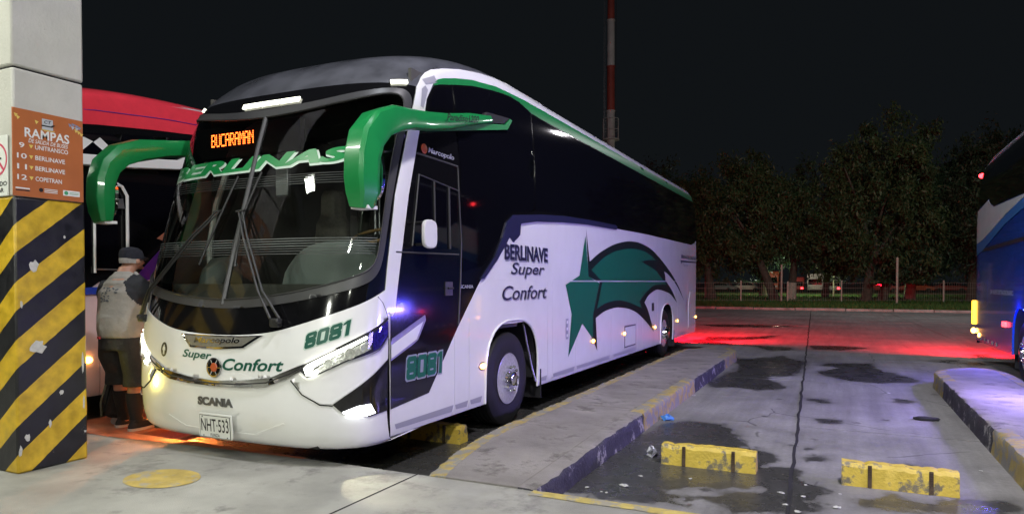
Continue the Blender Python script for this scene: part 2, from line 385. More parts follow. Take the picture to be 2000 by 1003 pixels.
#BODY
# ------------------------------------------------------------------ ground, bays, islands
def ground_mat():
    m = bpy.data.materials.new('yard_concrete'); m.use_nodes = True; nt = m.node_tree; b = nt.nodes['Principled BSDF']; L = nt.links.new
    N = lambda t: nt.nodes.new(t)
    tc = N('ShaderNodeTexCoord')
    def noise(sc, det=8, ro=.6, vec=None):
        n = N('ShaderNodeTexNoise'); n.inputs['Scale'].default_value = sc; n.inputs['Detail'].default_value = det; n.inputs['Roughness'].default_value = ro
        L(vec or tc.outputs['Object'], n.inputs['Vector']); return n.outputs[0]
    def rng(v, a, b_, c, d):
        r = N('ShaderNodeMapRange'); r.inputs[1].default_value = a; r.inputs[2].default_value = b_; r.inputs[3].default_value = c; r.inputs[4].default_value = d; L(v, r.inputs[0]); return r.outputs[0]
    def math_(op, a, b_):
        q = N('ShaderNodeMath'); q.operation = op
        for i, v in enumerate((a, b_)):
            if isinstance(v, float): q.inputs[i].default_value = v
            else: L(v, q.inputs[i])
        return q.outputs[0]
    def mix(f, a, b_, bl='MIX'):
        q = N('ShaderNodeMix'); q.data_type = 'RGBA'; q.blend_type = bl
        if isinstance(f, float): q.inputs[0].default_value = f
        else: L(f, q.inputs[0])
        for i, v in ((6, a), (7, b_)):
            if isinstance(v, tuple): q.inputs[i].default_value = v
            else: L(v, q.inputs[i])
        return q.outputs[2]
    at = N('ShaderNodeAttribute'); at.attribute_name = 'wet'
    n1 = noise(3.2, 10, .68); n2 = noise(22, 8, .7); n3 = noise(.55, 6, .6); n4 = noise(150, 4, .7)
    edge = math_('ADD', at.outputs['Fac'], rng(n1, .25, .75, -.16, .16))
    edge = math_('ADD', edge, rng(n2, .3, .7, -.03, .03))
    wet = rng(edge, -.012, .03, 0, 1); halo = rng(edge, -.16, -.01, 1, .74)
    mp = N('ShaderNodeMapping'); mp.inputs['Scale'].default_value = (5.5, .35, 1); L(tc.outputs['Object'], mp.inputs[0]); n5 = noise(1.0, 6, .6, mp.outputs[0])
    tone = rng(n3, .3, .7, .62, 1.20); tone = math_('MULTIPLY', tone, rng(n5, .35, .65, .80, 1.10)); tone = math_('MULTIPLY', tone, halo)
    vc = N('ShaderNodeTexVoronoi'); vc.feature = 'DISTANCE_TO_EDGE'; vc.inputs['Scale'].default_value = .55
    wv = N('ShaderNodeMix'); wv.data_type = 'VECTOR'; wv.inputs[0].default_value = .18; L(tc.outputs['Object'], wv.inputs[4]); nz = N('ShaderNodeTexNoise'); nz.inputs['Scale'].default_value = 1.6; L(tc.outputs['Object'], nz.inputs['Vector']); L(nz.outputs[1], wv.inputs[5]); L(wv.outputs[1], vc.inputs['Vector'])
    crk = math_('MAXIMUM', rng(vc.outputs['Distance'], .0, .006, .35, 1), rng(noise(.8, 3, .5), .50, .54, 1, 0)); tone = math_('MULTIPLY', tone, crk); tone = math_('MULTIPLY', tone, rng(n1, .3, .7, .74, 1.12)); tone = math_('MULTIPLY', tone, rng(n2, .3, .7, .80, 1.12)); tone = math_('MULTIPLY', tone, rng(n4, .3, .7, .88, 1.08))
    dry = mix(1.0, (.29, .286, .278, 1), tone, 'MULTIPLY')
    # small dark oil spots
    vo = N('ShaderNodeTexVoronoi'); vo.inputs['Scale'].default_value = 1.7; vo.inputs['Randomness'].default_value = 1
    L(tc.outputs['Object'], vo.inputs['Vector'])
    sp = rng(math_('ADD', vo.outputs['Distance'], rng(n2, .3, .7, -.05, .05)), .05, .11, .35, 1)
    dry = mix(1.0, dry, sp, 'MULTIPLY')
    wetc = mix(1.0, (.050, .050, .048, 1), rng(n2, .3, .7, .55, 1.5), 'MULTIPLY')
    L(mix(wet, dry, wetc), b.inputs['Base Color'])
    ro = N('ShaderNodeMix'); ro.data_type = 'FLOAT'; L(wet, ro.inputs[0]); L(rng(n1, .3, .7, .5, .8), ro.inputs[2]); L(rng(n1, .35, .65, .16, .42), ro.inputs[3])
    L(ro.outputs[0], b.inputs['Roughness'])
    bp = N('ShaderNodeBump'); bp.inputs['Distance'].default_value = .012; L(rng(wet, 0, 1, .35, .12), bp.inputs['Strength']); L(math_('ADD', n2, n4), bp.inputs['Height']); L(bp.outputs[0], b.inputs['Normal'])
    return m
M['yard'] = ground_mat()
M['asphalt'] = mat('old_asphalt', (.06, .06, .06), .85, noise=.3, bump=.2)
M['platform'] = mat('platform_concrete', (.36, .355, .32), .62, noise=.42, nscale=1.1, bump=.35, bscale=140, rvar=.14, dirt=((.19, .185, .17), 3.2, .53, .14))
M['island'] = mat('island_concrete', (.27, .25, .235), .72, noise=.42, nscale=1.8, bump=.4, bscale=110, dirt=((.12, .11, .10), 3.5, .54, .12))
M['curbyellow'] = mat('worn_yellow_curb_paint', (.43, .33, .10), .7, noise=.35, nscale=6, bump=.25, bscale=70, dirt=((.24, .23, .20), 7, .46, .06))
M['curbblack'] = mat('worn_black_curb_paint', (.05, .048, .06), .7, noise=.5, nscale=4, bump=.5, bscale=40, dirt=((.32, .31, .29), 5, .56, .04))
M['orangefloor'] = mat('orange_painted_floor', (.60, .20, .10), .55, noise=.25, nscale=4, bump=.15, dirt=((.36, .2, .14), 5, .6, .06))
M['yellowpaint'] = mat('worn_yellow_floor_paint', (.50, .37, .10), .6, noise=.35, nscale=8, dirt=((.34, .31, .24), 9, .52, .10))
M['blockyellow'] = mat('yellow_block_paint', (.66, .49, .07), .55, noise=.25, nscale=6, bump=.3, bscale=50, dirt=((.17, .15, .10), 6, .53, .07))
M['yellowline'] = mat('yellow_line_paint', (.50, .40, .12), .6, noise=.3, nscale=10, dirt=((.3, .28, .22), 9, .52, .05))
M['litter'] = mat('white_litter', (.5, .5, .48), .6)
M['bluelitter'] = mat('blue_litter', (.05, .20, .55), .5)

b = MB(); b.box((0, 200, -.06), (900, 900, .04)); b.obj('ground', M['asphalt'], kind='structure')

# puddle outlines on the yard, metres
def P_(px):
    """(x,y) pairs in decimetres -> metres"""
    return [(a / 100, b / 100) for a, b in px]
WET = [[(-1.99, 15.06), (-1.65, 15.22), (-1.13, 16.02), (-0.57, 15.02), (-0.62, 13.41), (-0.66, 12.87), (-1.04, 12.4), (-0.94, 11.85), (-0.75, 11.29), (-0.84, 10.97), (-1.1, 10.89), (-1.46, 10.95), (-1.76, 10.86), (-1.97, 11.36), (-1.7, 13.31)], [(-0.34, 14.65), (-0.23, 14.99), (0.61, 15.39), (0.67, 14.43), (0.97, 13.64), (1.19, 13.33), (1.16, 12.73), (0.73, 12.53), (0.62, 12.35), (0.1, 12.48), (-0.38, 13.38), (-0.02, 14.27)], [(-0.74, 19.01), (0.02, 19.22), (0.7, 18.8), (0.02, 17.93), (-0.53, 17.94)], [(1.6, 16.45), (2.23, 16.86), (2.85, 15.99), (2.35, 15.85), (1.78, 16.04)], [(2.62, 18.16), (3.03, 18.47), (2.96, 16.22), (2.65, 16.65)], [(-3.79, 19.08), (-3.5, 19.78), (-2.49, 18.5), (-1.01, 18.28), (-0.98, 17.45), (-1.49, 17.07), (-1.97, 18.27), (-3.09, 18.21)], [(-3.53, 20.77), (-2.55, 21.03), (-1.59, 22.34), (-1.82, 20.77), (-2.77, 19.56), (-3.38, 19.09)], [(-4.87, 26.63), (-3.67, 27.2), (-2.06, 27.62), (-1.32, 26.99), (-2.27, 25.91), (-3.96, 25.42)], [(-1.89, 7.19), (-1.8, 7.85), (-1.6, 8.08), (-1.33, 8.04), (-1.17, 8.06), (-1.03, 7.86), (-0.89, 7.38), (-0.85, 7.08), (-0.7, 6.99), (-0.59, 6.93), (-0.5, 6.66), (-0.52, 6.36), (-0.4, 6.37), (-0.32, 6.4), (-0.27, 6.23), (-0.08, 5.92), (-0.05, 5.63), (-0.1, 5.42), (-0.08, 5.24), (-0.69, 4.94), (-2.08, 4.91), (-2.2, 5.79), (-2.06, 6.74)], [(0.49, 6.95), (0.6, 7.04), (0.69, 6.99), (0.66, 6.91), (0.54, 6.87)], [(0.69, 10.84), (0.91, 10.91), (0.94, 10.56), (0.78, 10.36), (0.71, 10.58)], [(-0.24, 8.86), (0.05, 8.9), (0.02, 8.63), (-0.19, 8.59)], [(-0.32, 6.82), (-0.07, 7.05), (-0.09, 6.85), (-0.28, 6.73)], [(0.12, 5.68), (0.37, 5.94), (0.56, 5.85), (1.22, 6.21), (1.15, 5.82), (0.37, 5.45), (0.15, 5.5)], [(-0.43, 10.4), (-0.24, 10.45), (-0.06, 10.09), (-0.29, 9.98)], [(-0.3, 7.29), (-0.21, 7.36), (-0.21, 7.22), (-0.29, 7.18)]]
DRY = [[(-1.2, 5.3), (-1.05, 5.4), (-0.8, 5.57), (-0.54, 5.65), (-0.54, 5.57), (-0.79, 5.43), (-0.89, 5.25), (-0.71, 5.0), (-0.83, 4.91), (-1.04, 5.06), (-1.01, 5.21)]]
def sdf(X, Y, poly):
    d = np.full(X.shape, 1e9); ins = np.zeros(X.shape, bool); n = len(poly)
    for i in range(n):
        ax, ay = poly[i]; bx, by = poly[(i + 1) % n]; ex, ey = bx - ax, by - ay; L2 = ex * ex + ey * ey + 1e-9
        t = np.clip(((X - ax) * ex + (Y - ay) * ey) / L2, 0, 1); d = np.minimum(d, np.hypot(X - ax - t * ex, Y - ay - t * ey))
        c = ((ay > Y) != (by > Y)) & (X < ex * (Y - ay) / (ey if abs(ey) > 1e-9 else 1e-9) + ax); ins ^= c
    return np.where(ins, d, -d)
def wetfield(X, Y):
    w = np.full(X.shape, -1.0)
    for p in WET: w = np.maximum(w, np.minimum(sdf(X, Y, p), .3))
    for p in DRY: w = np.minimum(w, -sdf(X, Y, p))
    # strip below the parked coach takes the dark puddle tone
    w = np.maximum(w, np.minimum(.35 - np.maximum(np.abs(X + 4.65) - 1.3, 0) * 1.0, .3) * (Y < 17.5) * (Y > 4.4) * ((X > -6.2) & (X < -3.0)) + (-1.0) * ~((X > -6.2) & (X < -3.0) & (Y < 17.5)))
    return np.clip(w * 1.0, -1, .35)
yard = empty('yard', (0, 0, 0)); yard['kind'] = 'structure'
def slab(x0, x1, y0, y1, cell, parent, m):
    """x0,x1 functions of y"""
    ny = max(1, int((y1 - y0) / cell)); nx = max(1, int((x1(y0) - x0(y0)) / cell)); g = .008
    ys = np.linspace(y0 + g, y1 - g, ny + 1); V = np.zeros(((ny + 1) * (nx + 1), 3))
    for i, y in enumerate(ys):
        V[i * (nx + 1):(i + 1) * (nx + 1), 0] = np.linspace(x0(y) + g, x1(y) - g, nx + 1); V[i * (nx + 1):(i + 1) * (nx + 1), 1] = y
    tilt = random.uniform(-.0015, .0015); V[:, 2] = tilt * (V[:, 0] - V[0, 0])
    w = wetfield(V[:, 0], V[:, 1])
    i, j = np.meshgrid(np.arange(ny), np.arange(nx), indexing='ij'); a = (i * (nx + 1) + j).ravel()
    F = np.stack([a, a + 1, a + nx + 2, a + nx + 1], 1)
    # rim down to the base
    per = [k for k in range(nx + 1)] + [r * (nx + 1) + nx for r in range(1, ny + 1)] + [ny * (nx + 1) + k for k in range(nx - 1, -1, -1)] + [r * (nx + 1) for r in range(ny - 1, 0, -1)]
    nb = len(V); V = np.vstack([V, V[per] + [0, 0, -.03]]); w = np.concatenate([w, np.full(len(per), -.5)])
    fr = [(per[(k + 1) % len(per)], per[k], nb + k, nb + (k + 1) % len(per)) for k in range(len(per))]
    me = bpy.data.meshes.new('concrete_slab'); me.from_pydata([tuple(v) for v in V], [], [tuple(f) for f in F] + fr)
    at = me.attributes.new('wet', 'FLOAT', 'POINT'); at.data.foreach_set('value', w)
    return link('concrete_slab', me, m, parent)
M['joint'] = mat('slab_joint_dirt', (.012, .012, .012), .9)
b = MB(); b.box((0, 24, -.031), (60, 39.2, .01)); b.obj('slab_bed', M['joint'], yard)
xj = lambda k: (lambda y: -0.32 - .03 * (y - 5.4) + k * 3.75)
YS = [4.44, 8.3, 12.15, 16.0, 19.7, 23.5, 27.3, 31.1, 34.9, 38.6, 42.2]
for k in range(-7, 6):
    for i in range(len(YS) - 1):
        near = k in (-2, -1, 0) and YS[i] < 22
        slab(xj(k), xj(k + 1), YS[i], YS[i + 1], .05 if near and k != -2 else (.12 if near else .4), yard, M['yard'])
# tarred long joint between the two bay lanes
b = MB(); rr = random.Random(3)
pts = [( -0.32 - .03 * (y - 5.4) + rr.uniform(-.012, .012), y) for y in np.arange(4.5, 42, .3)]
Lp = [(x - .010 - rr.random() * .012, y) for x, y in pts]; Rp = [(x + .010 + rr.random() * .012, y) for x, y in pts]; n = len(pts)
b.add([(x, y, .006) for x, y in Lp] + [(x, y, .006) for x, y in Rp], [(i, n + i, n + i + 1, i + 1) for i in range(n - 1)]); b.obj('tar_joint', M['joint'], yard)

# platform
b = MB(); b.box((-3, -8.79, .04), (40, 26.4, .22)); b.obj('platform', M['platform'], kind='structure', bevel=.015)
b = MB()
for (x0, x1) in ((-1.93, -0.3), (-.3, 1.3)):
    n = 14; xs = np.linspace(x0, x1, n)
    b.add([(x, 4.30 + rr.uniform(-.012, .012), .154) for x in xs] + [(x, 4.405, .154) for x in xs], [(i, i + 1, n + i + 1, n + i) for i in range(n - 1)])
b.obj('edge_line', M['yellowline'], kind='structure')
b = MB(); b.add([(-4.56 + .30 * cos(a), 3.48 + .235 * sin(a) * 1.0, .154) for a in np.linspace(0, 2 * pi, 60)[:-1]], [tuple(range(59))])
b.obj('painted_disc', M['yellowpaint'], kind='structure')
b = MB()
for (x, l) in ((-2.9, 4.0),): b.box((x, 2.4, .1515), (.012, l, .003))
b.box((-3, 1.9, .1515), (14, .012, .003)); b.obj('platform_joints', M['joint'], kind='structure')

# raised islands between bays: outline swept with a worn rounded shoulder
def island(name, x0, x1, y0, y1, h, label, wob):
    root = empty(name, ((x0 + x1) / 2, y0, 0)); root['kind'] = 'structure'
    r2 = random.Random(wob); ys = np.concatenate([[y0, y0 + .06], np.arange(y0 + .25, y1 - .25, .22), [y1 - .2, y1 - .06, y1]])
    def hgt(y): return h * min(1, .80 + .2 * (y - y0) / 1.6)
    def xr(y): e = max(0, 1 - (y1 - y) / .55); return x1 - .16 * e * e
    def xl(y): e = max(0, 1 - (y1 - y) / .9); s = max(0, 1 - (y - y0) / 1.5); return x0 + .45 * e * e + .20 * s * s
    ox, oy = (x0 + x1) / 2, y0
    # top slabs
    parts = [y0, y0 + 3.1, y0 + 6.1, y1] if y1 - y0 < 14 else [y0, y0 + 4, y0 + 8, y0 + 12, y1]
    for a, c in zip(parts[:-1], parts[1:]):
        yy = [y for y in ys if a < y < c]; yy = [a + .006] + yy + [c - .006]; rings = []
        for y in yy: rings.append([(xl(y) + .15 - ox, y - oy, -.05), (xl(y) + .15 - ox, y - oy, hgt(y)), (xr(y) - .17 - ox, y - oy, hgt(y)), (xr(y) - .17 - ox, y - oy, -.05)])
        q = MB(); q.loft(rings); q.obj('walking_slab', M['island'], root)
    for sgn, fx in ((1, xr), (-1, xl)):
        bounds = [y0]
        while bounds[-1] < y1 - .9: bounds.append(min(bounds[-1] + (2.9 if sgn > 0 else 3.4), y1))
        if bounds[-1] < y1: bounds[-1] = y1
        for k, (a, c) in enumerate(zip(bounds[:-1], bounds[1:])):
            yy = list(np.arange(a, c, .07)) + [c]; rings = []
            for y in yy:
                hh = hgt(y); rw = .006 + abs(r2.gauss(0, .008)); top = hh - abs(r2.gauss(0, .006)); cut = .020 + abs(r2.gauss(0, .010)) ; X = fx(y) - ox
                rings.append([(X - sgn * .165, y - oy, -.04), (X - sgn * .165, y - oy, hh + .002), (X - sgn * (cut + .05), y - oy, hh + .001), (X - sgn * cut * .8, y - oy, top - .004), (X - sgn * rw * .6, y - oy, top - cut * 1.2), (X - sgn * rw, y - oy, hh * .5), (X + sgn * .004, y - oy, -.04)])
            mm_ = [M['curbblack'], M['curbyellow']][(k + (0 if wob == 5 else 1)) % 2] if sgn > 0 or wob != 5 else M['curbyellow']
            q = MB(); q.loft(rings); co = q.obj('curb_stone', mm_, root, angle=50)
            if mm_ is M['curbblack']:
                co.data.materials.append(M['island'])
                for p in co.data.polygons:
                    if p.normal.z > .55: p.material_index = 1
    return root
island('bay_island', -3.02, -1.89, 4.40, 15.2, .20, '', 5)
isl2 = island('bay_island', 1.31, 2.36, 4.40, 13.1, .24, '', 8)
# mirror the curb logic for the right island: its visible face is the left one
b = MB(); b.box((-6.72, 9.6, .06), (1.08, 10.4, .18)); b.obj('boarding_island', M['orangefloor'], kind='structure', bevel=.02)

b = MB(); b.add([(-7.3, 4.30, .1545), (-6.9, 4.24, .1545), (-6.3, 4.20, .1545), (-5.6, 4.26, .1545), (-5.0, 4.32, .1545), (-4.0, 4.365, .1545), (-4.0, 4.406, .1545), (-7.3, 4.406, .1545)], [tuple(range(8))]); b.obj('orange_edge', M['orangefloor'], kind='structure')
# wheel-stop blocks
def block(x, y, w, rz, label, wear):
    r = empty('wheel_stop', (x, y, 0), label, 'parking block', 'yellow wheel stops at the head of the bays', rz)
    q = MB(); rb = random.Random(wear); n = 24; rings = []
    for i in range(n + 1):
        X = -w / 2 + w * i / n; j = lambda s: rb.uniform(-s, s); h = .180 + j(.006) - (.02 * rb.random() if rb.random() < .15 else 0)
        rings.append([(X, -.085 + j(.003), 0), (X, -.07 + j(.003), h - .03), (X, -.05 + j(.003), h), (X, .05 + j(.003), h), (X, .07, h - .03), (X, .085, 0)])
    q.loft(rings); q.obj('concrete_body', M['blockyellow'], r, angle=25)
    for s in (-.25, .27):
        q = MB(); q.box((s * w, -.083, .09), (.028, .012, .17), Matrix.Rotation(rad(-5), 3, 'X'))
        for k in range(9): q.box((s * w, -.089, .02 + k * .018), (.024, .006, .008), Matrix.Rotation(rad(-5), 3, 'X'))
        q.obj('rebar_strap', M['rust'], r)
    return r
M['rust'] = mat('rusty_metal', (.09, .06, .035), .8, noise=.5, nscale=40)
block(-1.02, 6.14, .80, rad(.5), 'yellow wheel stop beside the wet patch, nearer the bus, clean sided', 1)
block(.43, 6.14, .80, rad(.5), 'yellow wheel stop with dark scuffs and scratches on its face', 2)
block(-3.80, 6.0, .80, 0, 'yellow wheel stop in front of the front wheel of the bus', 3)
block(-5.5, 6.0, .80, 0, 'yellow wheel stop in the dark under the bus nose', 4)

# litter
def crumple(x, y, z, s, m, name, label, cat, seed, flat=.5):
    r3 = random.Random(seed); q = MB(); q.ball((0, 0, s * flat * .5), (s, s * .7, s * flat * .5), 9, 6)
    q.v = [(a + r3.uniform(-.25, .25) * s, b_ + r3.uniform(-.25, .25) * s, max(.001, c + r3.uniform(-.3, .3) * s * flat)) for a, b_, c in q.v]
    o = q.obj(name, m, smooth=False); o.location = (x, y, z); o.rotation_euler.z = r3.random() * 6; return tag(o, label, cat)
crumple(-1.56, 6.3, 0, .075, mat('silver_snack_wrapper', (.45, .45, .5), .25, metal=.7, noise=.7, nscale=30), 'snack_wrapper', 'crumpled silver and black snack wrapper against the left end of the wheel stop', 'wrapper', 4, 1.1)
crumple(-1.80, 8.0, 0, .07, M['bluelitter'], 'plastic_scrap', 'crumpled light blue plastic scrap at the foot of the island curb', 'litter', 5, .9)
LIT = [(-0.39, 5.6, 0.028, 'largest white paper scrap on the wet floor left of the long joint'), (-0.23, 5.58, 0.022, 'white scrap between the two wheel stops'), (-0.25, 5.19, 0.025, 'folded scrap near the lower edge of the bay'), (-0.23, 5.91, 0.016, 'tiny scrap close to the long joint'), (-0.34, 5.32, 0.02, 'curled scrap just left of the joint'), (-1.53, 5.26, 0.04, 'long flat paper strip lying on the wet floor by the platform edge'), (-1.48, 5.59, 0.018, 'small paper bit up from the paper strip'), (-1.6, 5.04, 0.015, 'small crumb near the platform corner'), (-1.09, 5.69, 0.018, 'small scrap under the left wheel stop'), (-1.85, 9.87, 0.03, 'white scrap at the foot of the far curb'), (-1.78, 5.1, 0.02, 'tiny crumb at the island toe'), (0.0, 5.41, 0.03, 'scrap nearest the bottom edge between the blocks'), (1.11, 7.0, 0.016, 'crumb at the foot of the right island'), (0.66, 11.31, 0.03, 'scrap in the middle of the right bay'), (-1.64, 5.04, 0.012, 'crumb beside the platform corner'), (0.02, 5.77, 0.012, 'tiny scrap before the scuffed block')]
for k, (x, y, s, nm) in enumerate(LIT):
    o = crumple(x, y, 0.004, s, M['litter'], 'paper_scrap', nm, 'litter', 20 + k, .35); o['group'] = 'white scraps of paper on the bay floor'
q = MB(); q.ball((0, 0, .02), (.13, .05, .03), 10, 5); q.ball((.1, .03, .02), (.06, .05, .02), 8, 4); o = q.obj('mud_lump', M['under']); o.location = (.92, 9.3, 0); tag(o, 'flat dark lump of dirt on the pale strip by the right island', 'dirt')

# ------------------------------------------------------------------ far side: kerb, verge, fence, trees, far vehicles, mast
M['kerbfar'] = mat('dull_whitewashed_kerb', (.30, .29, .28), .8, noise=.5, nscale=3)
M['grass_soil'] = mat('dark_grassy_soil', (.035, .045, .016), .95, noise=.5, nscale=2, bump=.6, bscale=12)
M['grass'] = mat('grass_blades', (.045, .10, .015), .8, noise=.4, nscale=1)
kx = random.Random(11); k0 = -26
kroot = empty('far_kerb', (0, 42.3, 0)); kroot['kind'] = 'structure'
while k0 < 24:
    w = kx.uniform(1.6, 2.6); q = MB(); q.box((k0 + w / 2, 0 + kx.uniform(-.015, .015), .06 + kx.uniform(-.015, .01)), (w - .03, .18, .16)); q.obj('curb_stone', M['kerbfar'], kroot, bevel=.02); k0 += w
b = MB(); b.box((0, 97, .03), (160, 109, .12)); b.obj('verge', M['grass_soil'], kind='structure')
b = MB(); b.box((-4, 63.2, .10), (40, 1.4, .03), Matrix.Rotation(rad(4), 3, 'Z')); b.obj('footpath', M['kerbfar'], kind='structure')
rg = np.random.default_rng(5)
def scatter_blades(name, x0, x1, y0, y1, n, h, w, m, label, cat, z=.09):
    X = rg.uniform(x0, x1, n); Y = rg.uniform(y0, y1, n); A = rg.uniform(0, pi, n); H = h * rg.uniform(.5, 1.3, n); LX = rg.uniform(-.5, .5, n) * H; LY = rg.uniform(-.5, .5, n) * H
    V = np.zeros((n, 3, 3)); V[:, 0] = np.stack([X - np.cos(A) * w, Y - np.sin(A) * w, np.full(n, z)], 1); V[:, 1] = np.stack([X + np.cos(A) * w, Y + np.sin(A) * w, np.full(n, z)], 1); V[:, 2] = np.stack([X + LX, Y + LY, z + H], 1)
    me = bpy.data.meshes.new(name); me.vertices.add(n * 3); me.vertices.foreach_set('co', V.ravel()); me.loops.add(n * 3); me.loops.foreach_set('vertex_index', np.arange(n * 3)); me.polygons.add(n); me.polygons.foreach_set('loop_start', np.arange(0, n * 3, 3)); me.update(); me.validate()
    o = link(name, me, m, kind='stuff'); return tag(o, label, cat)
scatter_blades('grass', -16, 22, 42.6, 49.5, 22000, .22, .03, M['grass'], 'dark low weeds and grass along the far kerb in front of the fence', 'grass')
scatter_blades('grass', -24, 26, 49.5, 92, 30000, .20, .05, M['grass'], 'lit green lawn behind the wire fence under the trees', 'lawn')

def leafmat(name, c, tr=.35):
    m = bpy.data.materials.new(name); m.use_nodes = True; nt = m.node_tree; b = nt.nodes['Principled BSDF']; L = nt.links.new
    oi = nt.nodes.new('ShaderNodeTexCoord'); n = nt.nodes.new('ShaderNodeTexNoise'); n.inputs['Scale'].default_value = .9; n.inputs['Detail'].default_value = 6; L(oi.outputs['Object'], n.inputs['Vector'])
    cr = nt.nodes.new('ShaderNodeValToRGB'); cr.color_ramp.elements[0].position = .35; cr.color_ramp.elements[1].position = .65
    cr.color_ramp.elements[0].color = (c[0] * .5, c[1] * .5, c[2] * .5, 1); cr.color_ramp.elements[1].color = (c[0] * 1.3, c[1] * 1.2, c[2] * 1.1, 1)
    L(n.outputs[0], cr.inputs[0]); b.inputs['Roughness'].default_value = .55; L(cr.outputs[0], b.inputs['Base Color'])
    t = nt.nodes.new('ShaderNodeBsdfTranslucent'); L(cr.outputs[0], t.inputs[0]); ms = nt.nodes.new('ShaderNodeMixShader'); ms.inputs[0].default_value = tr
    L(b.outputs[0], ms.inputs[1]); L(t.outputs[0], ms.inputs[2]); L(ms.outputs[0], nt.nodes['Material Output'].inputs[0]); return m
M['leafA'] = leafmat('olive_tree_leaves', (.065, .105, .045)); M['leafB'] = leafmat('dark_tree_leaves', (.045, .080, .045))
M['bark'] = mat('tree_bark', (.07, .062, .05), .9, noise=.5, nscale=6, bump=.6, bscale=14)
M['whitebark'] = mat('whitewashed_bark', (.42, .38, .33), .9, noise=.4, nscale=9)
def tree(x, y, lean, h, r, nl, leaf, label, wash=False, seed=1, fork=True, cbase=1.7):
    rt_ = np.random.default_rng(seed); rr_ = random.Random(seed)
    root = empty('tree', (x, y, .09), label, 'tree', 'trees beyond the wire fence')
    q = MB(); tr = .20 + .012 * h
    top = Vector((lean, 0, h * .34)); pts = [Vector((0, 0, 0)), Vector((lean * .22, .03, h * .09)), Vector((lean * .55, 0, h * .2)), top]
    q.tube(pts, [tr * 1.25, tr, tr * .85, tr * .7], 10)
    nb = 6; ends = []
    for i in range(nb):
        a = 2 * pi * i / nb + rr_.uniform(-.4, .4); base = pts[2].lerp(top, rr_.uniform(.1, 1)); e = Vector((lean + cos(a) * r * rr_.uniform(.4, .75), sin(a) * r * rr_.uniform(.4, .7), h * rr_.uniform(.55, .82)))
        mid = base.lerp(e, .5) + Vector((0, 0, .5)); q.tube([base, mid, e], [tr * .5, tr * .3, tr * .1], 7); ends.append(e)
    q.obj('trunk', M['bark'], root)
    if wash:
        q = MB(); q.tube([Vector((0, 0, .0)), pts[1] * .98, pts[1].lerp(pts[2], .35)], [tr * 1.28, tr * 1.04, tr * 1.0], 12, cap=False); q.obj('whitewash', M['whitebark'], root)
    # crown: drooping sprays of small leaves around many sub-clumps
    nc = int(nl / 150); cl = []
    while len(cl) < nc:
        p = rt_.normal(0, 1, 3); p /= np.linalg.norm(p); rad_ = rt_.uniform(.35, 1.0) ** .6 * (1 + .22 * math.sin(3.1 * p[0] + seed * 1.7) + .18 * math.sin(4.3 * p[2] + seed))
        c = p * rad_ * np.array([r, r * .9, (h - cbase) * .52]) + np.array([lean, 0, cbase + (h - cbase) * .5]); 
        if c[2] < cbase * .7: continue
        c[0] += rt_.normal(0, .25); cl.append(c)
    cl = np.array(cl); n = nc * 150; ci = np.repeat(np.arange(nc), 150); sz = rt_.uniform(.30, 1.05, nc)[ci]
    off = rt_.normal(0, 1, (n, 3)) * np.array([.42, .42, .55]) * sz[:, None]; off[:, 2] -= np.abs(rt_.normal(0, .35, n)) * sz
    Cn = cl[ci] + off; Cn[:, 2] = np.maximum(Cn[:, 2], 1.5)
    d = rt_.normal(0, 1, (n, 3)); d[:, 2] -= 1.1; d /= np.linalg.norm(d, axis=1)[:, None]; s_ = rt_.normal(0, 1, (n, 3)); s_ = np.cross(d, s_); s_ /= np.linalg.norm(s_, axis=1)[:, None]
    Lh = rt_.uniform(.06, .22, n)[:, None]; Wd = Lh * .34; V = np.stack([Cn - d * Lh, Cn + s_ * Wd, Cn + d * Lh, Cn - s_ * Wd], 1).reshape(-1, 3)
    me = bpy.data.meshes.new('crown'); me.vertices.add(n * 4); me.vertices.foreach_set('co', V.ravel()); me.loops.add(n * 4); me.loops.foreach_set('vertex_index', np.arange(n * 4)); me.polygons.add(n); me.polygons.foreach_set('loop_start', np.arange(0, n * 4, 4)); me.update(); me.validate()
    link('crown', me, M[leaf], root, 'stuff'); return root
tree(-4.6, 58.3, -1.6, 12.1, 4.6, 32500, 'leafA', 'leaning thin trunked tree standing before the parked orange bus', seed=2)
tree(-3.6, 61.3, .3, 11.5, 3.9, 20000, 'leafB', 'tree with whitewashed trunk just right of the leaning tree', True, 3)
tree(1.8, 57.5, .5, 12.4, 5.0, 35000, 'leafA', 'forked tree with bare dark trunk in the middle of the row', seed=4)
tree(2.9, 58.9, 1.0, 11.1, 3.5, 17500, 'leafB', 'slender dark tree close to the right of the forked one', seed=5)
tree(5.2, 64.3, .3, 12.6, 4.3, 25000, 'leafB', 'tree with twin whitewashed stem behind the tall pale post', True, 6)
tree(-9.6, 58.8, -.5, 12.2, 4.8, 30000, 'leafA', 'leftmost tree, its crown showing right behind the bus tail', seed=7)
tree(9.0, 61.5, .2, 12.1, 5.0, 30000, 'leafB', 'rightmost dense dark tree beside the blue coach', seed=8)
tree(13.5, 66.5, .2, 12.6, 5.0, 17500, 'leafB', 'dark tree mostly hidden by the blue coach', seed=9)
tree(-15.5, 64, .2, 12.6, 5.0, 12500, 'leafB', 'dark tree hidden behind the white bus', seed=10)
tree(-1.2, 70.5, .3, 8.9, 3.2, 17500, 'leafA', 'bright lit small tree behind the row beside the park lamp', seed=12, cbase=3.0)
tree(-7, 74, .3, 13.7, 5.4, 15000, 'leafB', 'tall tree further back on the left', seed=13)
tree(6, 76, .3, 13.9, 5.4, 15000, 'leafB', 'tall tree further back on the right', seed=14)

